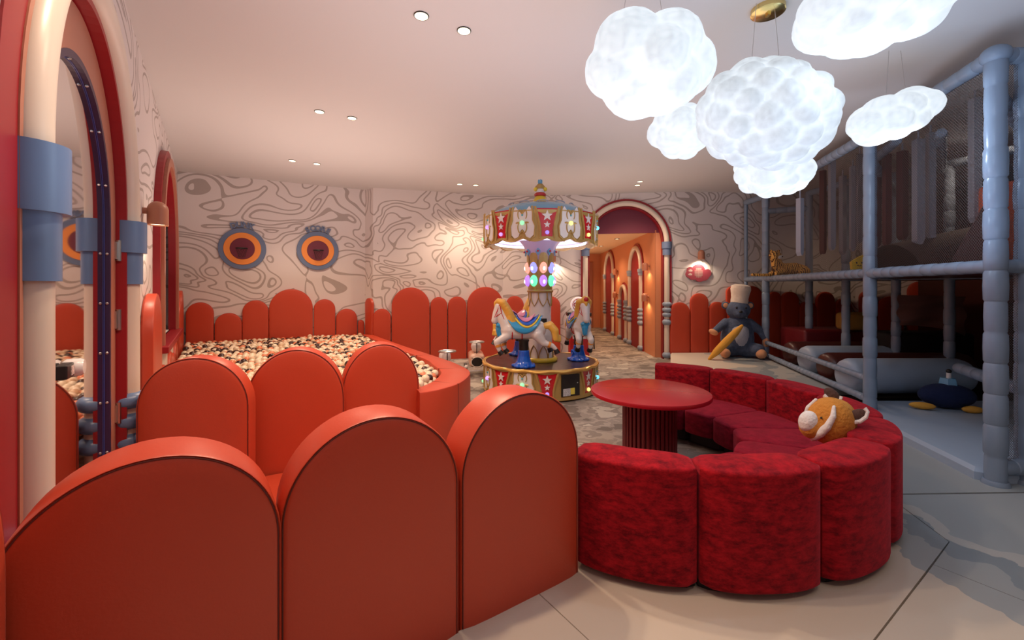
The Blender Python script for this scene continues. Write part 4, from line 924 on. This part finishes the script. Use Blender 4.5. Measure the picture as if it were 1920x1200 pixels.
cloud(cl(1640, 12, 1.95), (.66, .55, .36), 'cloud lamp cut off by the top edge of the picture', 22, (.09, .14), 17, -8, [(-.1, .1), (.1, .1)], flat=True)
q = onceil(1440, 16); cr = thing('ceiling_rose', 'round polished brass ceiling plate holding the cloud lamp cables', 'ceiling plate', tuple(q))
MB().lathe([(.001, -.03), (.085, -.03), (.092, -.026), (.092, 0)], 40, cap=False).build('plate', M_brass, cr, True); MB().box(-.008, .008, -.015, .015, -.045, -.03).build('clip', M_brass, cr)
# ------------------------------------------------------------------ carousel
CC = Vector((.348, 5.31, 0)); ca = thing('carousel', 'small children\'s carousel with a scalloped canopy, star panels and three horse mounts', 'carousel', tuple(CC))
Z0 = .345
def cyl_map(phi, z, r): return (r*math.sin(phi), -r*math.cos(phi), z)      # phi 0 faces the lens
def patch(mb, outline, R_, phi0, z0, t, M=None):
    """flat 2D outline (metres) laid on a cylinder, raised by t"""
    n = len(outline); cxx = sum(p[0] for p in outline)/n; czz = sum(p[1] for p in outline)/n
    vs = []
    for rr in (R_, R_+t): vs += [cyl_map(phi0+x/R_, z0+z, rr) for x, z in outline]
    vs.append(cyl_map(phi0+cxx/R_, z0+czz, R_+t)); c = len(vs)-1
    fs = [(c, n+i, n+(i+1) % n) for i in range(n)]+[(i, (i+1) % n, n+(i+1) % n, n+i) for i in range(n)]
    mb.add(vs, fs)
def star(r, n=5, k=.42): return [((r if i % 2 == 0 else r*k)*math.sin(PI*i/n), (r if i % 2 == 0 else r*k)*math.cos(PI*i/n)) for i in range(2*n)]
PH = [R(2.5+22.5*k) for k in range(16)]
def band(R_, zt, zb, scal, name):
    """gold scalloped band"""
    n = 128; vs = []; fs = []
    rows = 6
    for i in range(n):
        ph = TAU*i/n; sc2 = scal*abs(math.sin((ph-PH[0])*8+0))                      # one scallop per panel
        for j in range(rows+1):
            z = zt+(zb-sc2-zt)*j/rows; rr = R_+(.012 if j in (0, rows) else 0); vs.append(cyl_map(ph, z, rr))
        for j in range(rows+1):
            z = zt+(zb-sc2-zt)*j/rows; vs.append(cyl_map(ph, z, R_-.02))
    K = 2*(rows+1)
    for i in range(n):
        i2 = (i+1) % n
        for j in range(rows): fs.append((i*K+j, i2*K+j, i2*K+j+1, i*K+j+1)); fs.append((i*K+rows+1+j, i*K+rows+2+j, i2*K+rows+2+j, i2*K+rows+1+j))
        fs.append((i*K+rows, i2*K+rows, i2*K+K-1, i*K+K-1)); fs.append((i*K, i*K+rows+1, i2*K+rows+1, i2*K))
    MB().add(vs, fs).build(name, M_gold, ca, True)
GEMC = [(.55, .75, 1), (.35, .25, 1), (.3, 1, .45), (.95, 1, .3), (.6, .35, 1), (.2, .8, 1)]
GM = [mat('gem_light_%s' % n_, c, .15, emit=c, es=.9) for n_, c in zip(('ice', 'violet', 'green', 'lemon', 'purple', 'cyan'), GEMC)]
def curl(x0, z0, sgn, sz, flip=1):
    pts = []
    for i in range(15):
        t = i/14; a = t*1.55*PI; r = sz*(1-.72*t); pts.append((x0+sgn*(sz-r*math.cos(a)), z0+flip*(r*math.sin(a))))
    return pts
def gold_curve(mb, pts, R_, phi0, z0, rad):
    n = len(pts); mb.tube([cyl_map(phi0+x/R_, z0+z, R_+.006) for x, z in pts], [rad*(1-.5*i/n) for i in range(n)], 6)
def panels(R_, zc, hh, wd, low=False):
    for k in range(16):
        ph = PH[k]; red = k % 2 == 0; vis_ = math.cos(ph) > -.2
        if not vis_: continue
        if low and 20 < math.degrees(ph) < 30: continue
        w2 = wd/2
        if red:
            mb = MB(); patch(mb, [(-w2*.98, hh*.52), (w2*.98, hh*.52), (w2*.72, hh*.1), (w2*.5, -hh*.22), (w2*.5, -hh*.5), (-w2*.5, -hh*.5), (-w2*.5, -hh*.22), (-w2*.72, hh*.1)][::-1], R_, ph, zc, .005); o = mb.build('red_panel', M_red, ca)
            mb = MB(); patch(mb, star(hh*.21)[::-1], R_+.005, ph, zc+hh*.24, .008); mb.build('star', M_white, o)
            mb = MB(); patch(mb, star(hh*.13)[::-1], R_+.005, ph, zc-hh*.08, .008); mb.build('star', M_white, o)
            MB().sphere(cyl_map(ph, zc-hh*.36, R_+.012), .022, 12, 8).build('gem', GM[(1, 3, 0, 5, 2, 4, 1, 3)[(k//2+6) % 8]], o, True)
            mb = MB()
            for s in (-1, 1): gold_curve(mb, [(s*w2*1.12, hh*.58), (s*w2*.95, hh*.35), (s*w2*.72, 0), (s*w2*.62, -hh*.3), (s*w2*.72, -hh*.58)], R_, ph, zc, .016)
            mb.build('gold_frame', M_gold, o, True)
        else:
            ol = [(0, .30), (-.25, .42), (-.55, .60), (-.78, .42), (-.80, .12), (-.98, -.10), (-.92, -.42), (-.6, -.56), (-.32, -.50), (-.12, -.28), (0, -.22)]
            ol = ol+[(-x, z) for x, z in ol[::-1][1:-1]]
            mb = MB(); patch(mb, [(x*w2*1.22, z*hh*1.0) for x, z in ol], R_, ph, zc, .007); o = mb.build('white_panel', M_white, ca)
            mb = MB()
            for s in (-1, 1):
                gold_curve(mb, [(0, hh*.30)]+[(s*(.004+w2*.22*(1-math.cos(t))*(.9)), hh*.30+hh*.17*math.sin(t)) for t in [i*PI*1.35/10 for i in range(1, 11)]], R_, ph, zc, .010)
                gold_curve(mb, [(0, -hh*.26)]+[(s*(.004+w2*.22*(1-math.cos(t))*.9), -hh*.26-hh*.15*math.sin(t+.0)+.01*t) for t in [i*PI*1.35/10 for i in range(1, 11)]], R_, ph, zc, .010)
                gold_curve(mb, [(s*w2*.28, 0), (s*w2*.45, .004), (s*w2*.62, .0)], R_, ph, zc, .012)
                gold_curve(mb, [(s*w2*.92, hh*.60), (s*w2*1.0, hh*.35), (s*w2*1.0, hh*.1), (s*w2*1.22, -hh*.12), (s*w2*1.12, -hh*.5), (s*w2*.7, -hh*.66), (s*w2*.1, -hh*.48)], R_, ph, zc, .013)
            mb.build('gold_scroll', M_gold, o, True)
            MB().sphere(cyl_map(ph, zc, R_+.014), .024, 12, 8).build('gem', GM[(3, 5, 0, 1, 2, 5, 4, 2)[(k//2) % 8]], o, True)
            MB().sphere(cyl_map(ph, zc+hh*.28, R_+.010), .012, 10, 6).build('stud', M_teal, o, True)
# base
MB().lathe([(.66, .0), (.70, .02), (.69, .06), (.685, .30), (.70, .325), (.70, .345), (.672, .350), (.672, .345)], 96, cap=False).build('base_drum', M_gold, ca, True)
MB().lathe([(.001, .345), (.675, .345)], 96, cap=False).build('platform', M_deck, ca)
panels(.688, .185, .25, .225, low=True)
mb = MB(); patch(mb, [(-.115, -.125), (-.115, .11), (.115, .11), (.115, -.125)], .69, PH[1], .185, .012); o = mb.build('control_box', M_black, ca)
mb = MB(); patch(mb, [(-.10, -.045), (-.10, .035), (-.01, .04), (-.01, -.04)], .704, PH[1], .11, .002); mb.build('rating_label', mat('silver_label', (.55, .55, .58), .4, mottle=.5, mscale=120), o)
mb = MB(); patch(mb, [(-.01, -.03), (-.01, .04), (.045, .04), (.045, -.03)], .704, PH[1], .11, .002); mb.build('warning_label', mat('yellow_label', (.85, .7, .1), .4), o)
MB().sphere(cyl_map(PH[1]+.12, .20, .704), .007, 8, 6).build('screw', M_steel, o, True)
MB().tube([cyl_map(TAU*i/96, .335+.006*math.sin(i*TAU/6), .700) for i in range(96)], .017, 8, closed=True).build('rim_moulding', mat('bright_gold', (.72, .42, .10), .3, metal=.4), ca, True)
# canopy
band(.685, 2.085, 1.775, .035, 'valance'); panels(.688, 1.945, .30, .235)
MB().lathe([(.67, 2.07), (.60, 2.14), (.48, 2.205), (.36, 2.24), (.20, 2.27), (.10, 2.28), (.001, 2.285)], 64, cap=False).build('canopy_dome', M_ltblue, ca, True)
mb = MB()
for k in range(12): mb.tube([(.42*math.sin(TAU*k/12+.16*math.sin(t)), -.42*math.cos(TAU*k/12+.16*math.sin(t))*1.0, 2.225+.018*math.cos(t*1.0)) for t in [i*TAU/12*1.2 for i in range(11)]], .007, 5)
mb.build('dome_scroll', M_palep, ca, True, kind='stuff')
MB().lathe([(.66, 1.80), (.15, 1.83), (.001, 1.83)], 48, cap=False).build('canopy_underside', M_white, ca, True)
MB().tube([(.55*math.cos(TAU*i/64), .55*math.sin(TAU*i/64), 1.785) for i in range(64)], .014, 8, closed=True).build('light_ring', mat('violet_light_tube', (.7, .7, 1), .3, emit=(.62, .62, 1.0), es=3.0), ca, True)
# finial figure
MB().lathe([(.14, 2.255), (.10, 2.29), (.075, 2.335), (.06, 2.37)], 24).build('finial_skirt', M_yell2, ca, True)
MB().tube([(.145*math.cos(TAU*i/30), .145*math.sin(TAU*i/30), 2.258) for i in range(30)], .012, 6, closed=True).build('finial_rim', M_gold, ca, True)
MB().lathe([(.065, 2.365), (.075, 2.375), (.075, 2.395), (.06, 2.41)], 24).build('finial_collar', M_red, ca, True)
MB().sphere((0, 0, 2.435), (.062, .062, .05), 18, 12).build('finial_head', M_white, ca, True)
MB().lathe([(.062, 2.455), (.06, 2.49), (.035, 2.52), (.001, 2.53)], 20, cap=False).build('finial_cap', M_gold, ca, True)
for s in (-1, 1): MB().sphere((s*.058, -.035, 2.45), .026, 12, 8).build('finial_muff', M_yell2, ca, True)
for a in range(4): MB().sphere((.018*math.cos(a*PI/2), .018*math.sin(a*PI/2), 2.55), (.012, .012, .03), 8, 6).build('finial_plume', M_ltblue, ca, True)
# column
MB().lathe([(.155, .345), (.150, .55), (.135, .75), (.135, 1.18)], 40).build('lower_column', M_white, ca, True)
MB().lathe([(.15, 1.18), (.162, 1.19), (.162, 1.205), (.150, 1.215), (.148, 1.45), (.155, 1.60)], 40).build('gem_drum', M_gold, ca, True)
MB().lathe([(.150, 1.55), (.165, 1.66), (.21, 1.76), (.26, 1.82)], 40).build('flared_top', mat('lilac_gloss', (.55, .48, .72), .25), ca, True)
for k in range(8):
    ph = TAU*k/8+R(11)
    mb = MB(); patch(mb, [(-.055, -.03), (-.052, .10), (0, .20), (.052, .10), (.055, -.03)][::-1], .156, ph, 1.52, .012); mb.build('gold_petal', M_gold, ca)
    for z, c in ((1.485, ((1, .35, .25), (.30, .32, 1))[k % 2]), (1.325, ((.45, .2, 1), (.15, 1, .45))[k % 2])):
        nm = 'lamp_'+str(c); MB().sphere(cyl_map(ph, z, .150), (.048, .048, .070), 14, 10).build('jewel_lamp', mat(nm, c, .2, emit=c, es=1.1), ca, True)
        MB().sphere(cyl_map(ph, z-.01, .186), (.018, .018, .026), 10, 8).build('jewel_bulb', mat('bulb_'+str(c), (1, 1, 1), .2, emit=tuple(min(1, .45+x*.6) for x in c), es=4.0), ca, True)
    mb = MB(); pts = [(-.056, 0), (-.052, -.06), (-.03, -.12), (0, -.165), (.03, -.12), (.052, -.06), (.056, 0)]; gold_curve(mb, pts, .137, ph, 1.18, .008); gold_curve(mb, [(x, -z) for x, z in pts], .152, ph, .38, .008); mb.build('gold_petal_outline', M_gold, ca, True)
    mb = MB(); patch(mb, [(0, -.05), (.03, 0), (0, .045), (-.03, 0)], .175, ph+PI/8, 1.68, .014); o = mb.build('blue_lozenge', M_ltblue, ca); MB().sphere(cyl_map(ph+PI/8, 1.68, .20), .013, 10, 8).build('stud', M_red, o, True)
MB().tube([(.185*math.cos(TAU*i/40), .185*math.sin(TAU*i/40), .365) for i in range(40)], .030, 10, closed=True).build('column_foot', M_yell2, ca, True)
MB().box(-.04, .07, -.155, -.125, .80, .87).build('coin_box', M_black, ca)
# ------------------------------------------------------------------ carousel horses (mounts are parts of their own things)
def horse(label):
    root = thing('carousel_horse', label, 'carousel horse', (0, 0, 0), 0, None); hz = .41
    def L(pts): return [(x, y, z+hz) for x, y, z in pts]
    mb = MB()
    limb(mb, L([(-.15, 0, .015), (.0, 0, -.005), (.16, 0, .01)]), [.106, .098, .110])
    limb(mb, L([(.18, 0, .04), (.235, 0, .15), (.265, 0, .26)]), [.094, .072, .056]); limb(mb, L([(.27, 0, .27), (.305, 0, .19), (.330, 0, .11)]), [.062, .050, .040])
    for s in (-1, 1):
        k = .03*s; limb(mb, L([(.18, s*.055, -.05), (.275+k, s*.065, -.125), (.245+k, s*.065, -.215)]), [.05, .036, .026])
        limb(mb, L([(-.15, s*.06, -.04), (-.215, s*.07, -.13), (-.29-k, s*.07, -.165), (-.325-k, s*.07, -.20)]), [.072, .042, .028, .024])
        limb(mb, L([(.255, s*.03, .315), (.262, s*.036, .365)]), [.018, .008])
    blob('body', mb, .009, M_white, root, 4)
    mb = MB()                                                                       # mane locks
    for i in range(9):
        t = i/8; x = .285-.10*t-.02*math.sin(t*PI); z = .33-.24*t
        for s in (-1, 1): limb(mb, L([(x, s*.02, z), (x-.055, s*.058, z-.015), (x-.10, s*.058, z-.07)]), [.034, .040, .026])
    limb(mb, L([(.285, 0, .335), (.315, 0, .31), (.325, 0, .275)]), [.032, .026, .014])
    blob('mane', mb, .008, M_yellow, root, 2)
    mb = MB()
    for s in (-.03, 0, .03): limb(mb, L([(-.235, s, .05), (-.30, s, .06), (-.35, s*1.4, .0), (-.36, s*1.5, -.09), (-.40, s, -.11), (-.41, s*.6, -.06)]), [.035, .045, .045, .035, .024, .012])
    blob('tail', mb, .009, M_yellow, root, 2)
    # saddle cloth
    def shell(x0, x1, a0, ry, m, nm, lift, zd=0):
        vs = []; fs = []; nx, na = 14, 20
        for i in range(nx+1):
            t = i/nx; x = x0+(x1-x0)*t; w_ = math.sin(PI*t)**.5 if 0 < t < 1 else .05; rr = .108+lift+.0*abs(t-.5)
            rise = .05*(2*t-1)**2
            for j in range(na+1): a = (j/na*2-1)*a0*w_; vs.append((x, rr*math.sin(a)*1.06, hz+zd+rr*math.cos(a)+rise*(.6+.4*math.cos(a))))
        for i in range(nx):
            for j in range(na): q = i*(na+1)+j; fs.append((q, q+1, q+na+2, q+na+1))
        o = MB().add(vs, fs).build(nm, m, root, True); md = o.modifiers.new('s', 'SOLIDIFY'); md.thickness = .010; md.offset = 1; return o
    shell(-.21, .20, 1.80, .1, M_ltblue2, 'saddle_cloth', .004); shell(-.19, .12, 1.25, .1, M_yell2, 'saddle_trim', .010); shell(-.17, .10, 1.05, .1, M_royal, 'saddle_blanket', .016); shell(-.13, .08, .72, .1, M_pink, 'saddle', .026)
    for x, m in ((.235, .0), (-.02, -.10), (.12, -.09)):
        pass
    mb = MB()
    for x in (.02, .13): mb.tube([(x, .098*math.cos(t), hz-.005+.098*math.sin(t)) for t in [PI+PI*i/16 for i in range(17)]], .008, 6)
    mb.tube([(.30, .045*math.cos(TAU*i/14), hz+.19+.045*math.sin(TAU*i/14)) for i in range(14)], .006, 6, closed=True)
    for s in (-1, 1): mb.tube(L([(.27, s*.054, .30), (.30, s*.05, .22), (.33, s*.036, .15)]), .006, 6); mb.tube(L([(.33, s*.036, .15), (.25, s*.062, .20), (.22, s*.07, .13)]), .006, 6); mb.tube(L([(.27, s*.054, .30), (.25, s*.062, .20)]), .006, 6)
    mb.build('bridle', M_red, root, True)
    mb = MB(); limb(mb, L([(.24, .0, .05), (.28, 0, .02), (.275, 0, -.05)]), [.05, .042, .03]); mb.sphere((.285, 0, hz+.06), (.035, .06, .03), 12, 8); blob('breast_ribbon', mb, .009, M_ltblue2, root, 2)
    for s in (-1, 1):
        k = .03*s
        MB().tube(L([(.262+k, s*.065, -.150), (.256+k, s*.065, -.178)]), .034, 14).build('leg_band', M_orang2, root, True)
        MB().tube(L([(-.25-k*.7, s*.07, -.148), (-.272-k*.8, s*.07, -.158)]), .036, 14).build('leg_band', M_orang2, root, True)
        MB().tube(L([(.245+k, s*.065, -.225), (.215+k, s*.065, -.262)]), [.028, .034], 12).build('hoof', M_black, root, True)
        MB().tube(L([(-.325-k, s*.07, -.205), (-.345-k, s*.07, -.250)]), [.026, .034], 12).build('hoof', M_black, root, True)
        MB().sphere((.292, s*.048, hz+.255), (.013, .007, .010), 10, 6).build('eye', M_black, root, True)
    MB().lathe([(.055, .20), (.055, .30), (.062, .31), (.062, .325)], 20, Matrix.Translation((0, 0, -.02))).build('mount_sleeve', M_black, root, True)
    mb = MB(); mb.lathe([(.12, .0), (.115, .02), (.085, .06), (.068, .12), (.062, .19)], 24)
    for a in range(7): q = TAU*a/7; mb.sphere((.11*math.cos(q), .11*math.sin(q), .015), (.035, .035, .022), 10, 8)
    mb.tube([((.012+.010*t)*math.cos(t*1.7), -.082, .105+(.012+.010*t)*math.sin(t*1.7)) for t in [i*.25 for i in range(16)]], .009, 6)
    blob('wave_mount', mb, .008, M_royal, root, 2)
    return root
M_ltblue2 = mat('azure_gloss', (.03, .33, .68), .2, coat=.5)
h1 = horse('white carousel horse with yellow mane and blue saddle, in profile facing left')
h2 = copy_tree(h1); h3 = copy_tree(h1)
h2['label'] = 'carousel horse seen head-on at the right side of the platform'; h3['label'] = 'carousel horse mostly hidden behind the central column'
for o, ph, ang in ((h1, (-.215, -.44), PI), (h2, (.475, .0), -PI/2+.12), (h3, (-.25, .40), R(38))):
    o.location = (CC.x+ph[0], CC.y+ph[1], Z0+.002); o.rotation_euler = (0, 0, ang)
MB().sphere((.32, 0, .41+.345), (.022, .03, .03), 12, 8).build('forehead_gem', M_red, h2, True)
MB().sphere((.295, 0, .41+.34), (.035, .055, .05), 14, 10).build('crown_tuft', M_yellow, h2, True)
# ------------------------------------------------------------------ toy planes and gas pump behind
def toy_plane(p, rz, label):
    t = thing('ride_on_plane', label, 'ride-on toy', tuple(p), rz); mp_ = mat('peach_enamel', (.70, .45, .33), .25, coat=.4)
    MB().box(-.11, .11, -.22, .25, .13, .31, bev=.05).build('body', mp_, t, True)
    MB().box(-.075, .075, -.235, -.215, .15, .27, bev=.008).build('grille', M_black, t, True)
    MB().tube([(.083*math.cos(TAU*i/20), -.236, .21+.07*math.sin(TAU*i/20)) for i in range(20)], .008, 6, closed=True).build('grille_ring', M_cream, t, True)
    mb = MB(); mb.sphere((0, .03, .39), (.075, .10, .085), 16, 12); mb.build('seat_hump', M_white, t, True)
    MB().lathe([(.006, .30), (.006, .47)], 8, Matrix.Translation((0, -.12, 0))).build('stem', M_black, t)
    MB().tube([(.10*math.cos(TAU*i/24), -.12+.07*math.sin(TAU*i/24), .475) for i in range(24)], .011, 8, closed=True).build('steering_wheel', M_steel, t, True)
    MB().lathe([(.001, .47), (.04, .47), (.001, .485)], 16, Matrix.Translation((0, -.12, 0)), cap=False).build('wheel_hub', M_steel, t)
    for s in (-1, 1):
        for y_ in (-.13, .18): MB().lathe([(.001, -.02), (.055, -.02), (.065, -.01), (.065, .01), (.055, .02), (.001, .02)], 20, Matrix.Translation((s*.15, y_, .065)) @ Matrix.Rotation(R(90), 4, 'Y'), cap=False).build('wheel', M_black, t, True)
        MB().sphere((s*.15, -.19, .14), (.03, .035, .025), 12, 8).build('lamp', M_white, t, True)
    MB().box(-.14, .14, -.26, -.23, .06, .10, bev=.01).build('bumper', M_steel, t, True)
toy_plane(fl(893, 701), R(8), 'peach ride-on toy with grille and steering wheel between bench and carousel')
toy_plane((-.82, 5.28, 0), R(20), 'ride-on toy mostly hidden behind the curved bench')
gp = fl(1072, 668); g = thing('toy_petrol_pump', 'red toy petrol pump with a round white GAS globe behind the head-on carousel horse', 'toy pump', (gp.x, 6.95, 0))
MB().box(-.16, .16, -.10, .10, .03, .78, bev=.02).build('body', M_red, g, True); MB().box(-.18, .18, -.12, .12, .0, .05).build('base', M_black, g); MB().box(-.19, .19, -.12, .12, .78, .84, bev=.01).build('cap', M_black, g, True)
MB().box(-.19, .19, -.115, .115, .70, .76, bev=.01).build('trim', M_cream, g, True); MB().box(-.11, .11, -.108, -.10, .42, .66, bev=.004).build('meter_face', M_white, g, True)
MB().lathe([(.001, -.04), (.11, -.04), (.13, -.025), (.13, .025), (.11, .04), (.001, .04)], 32, Matrix.Translation((0, 0, .96)) @ Matrix.Rotation(R(90), 4, 'X'), cap=False).build('globe', mat('lit_globe', (.9, .82, .8), .3, emit=(1, .8, .78), es=.35), g, True)
MB().tube([(.10*math.cos(TAU*i/28), -.043, .96+.10*math.sin(TAU*i/28)) for i in range(28)], .006, 6, closed=True).build('globe_ring', M_red, g, True)
text_part('lettering', 'GAS', .095, .003, M_red, g, Matrix.Translation((0, -.044, .96)) @ Matrix.Rotation(R(90), 4, 'X'))
text_part('lettering', 'GAS', .075, .003, M_white, g, Matrix.Translation((0, -.102, .22)) @ Matrix.Rotation(R(90), 4, 'X'))
MB().tube([(.17, 0, .5), (.24, -.02, .45), (.25, -.02, .25), (.18, 0, .3)], .012, 8).build('hose', M_black, g, True)

# ------------------------------------------------------------------ repeats carry a common group
GR = {'padded_panel': 'padded arch-topped panels', 'sofa_module': 'modules of the round crimson sofa', 'cloud_lamp': 'cloud lamps', 'downlight': 'recessed ceiling lights', 'wall_lamp': 'terracotta wall lamps',
      'floor_mat': 'vinyl floor mats', 'carousel_horse': 'carousel horses', 'basketball_board': 'basketball boards', 'corridor_arch': 'arches along the corridor', 'corridor_downlight': 'corridor ceiling lights', 'ride_on_plane': 'ride-on toys'}
for o in list(sc.objects):
    k = o.name.split('.')[0]
    if o.parent is None and k in GR and 'group' not in o.keys(): o['group'] = GR[k]
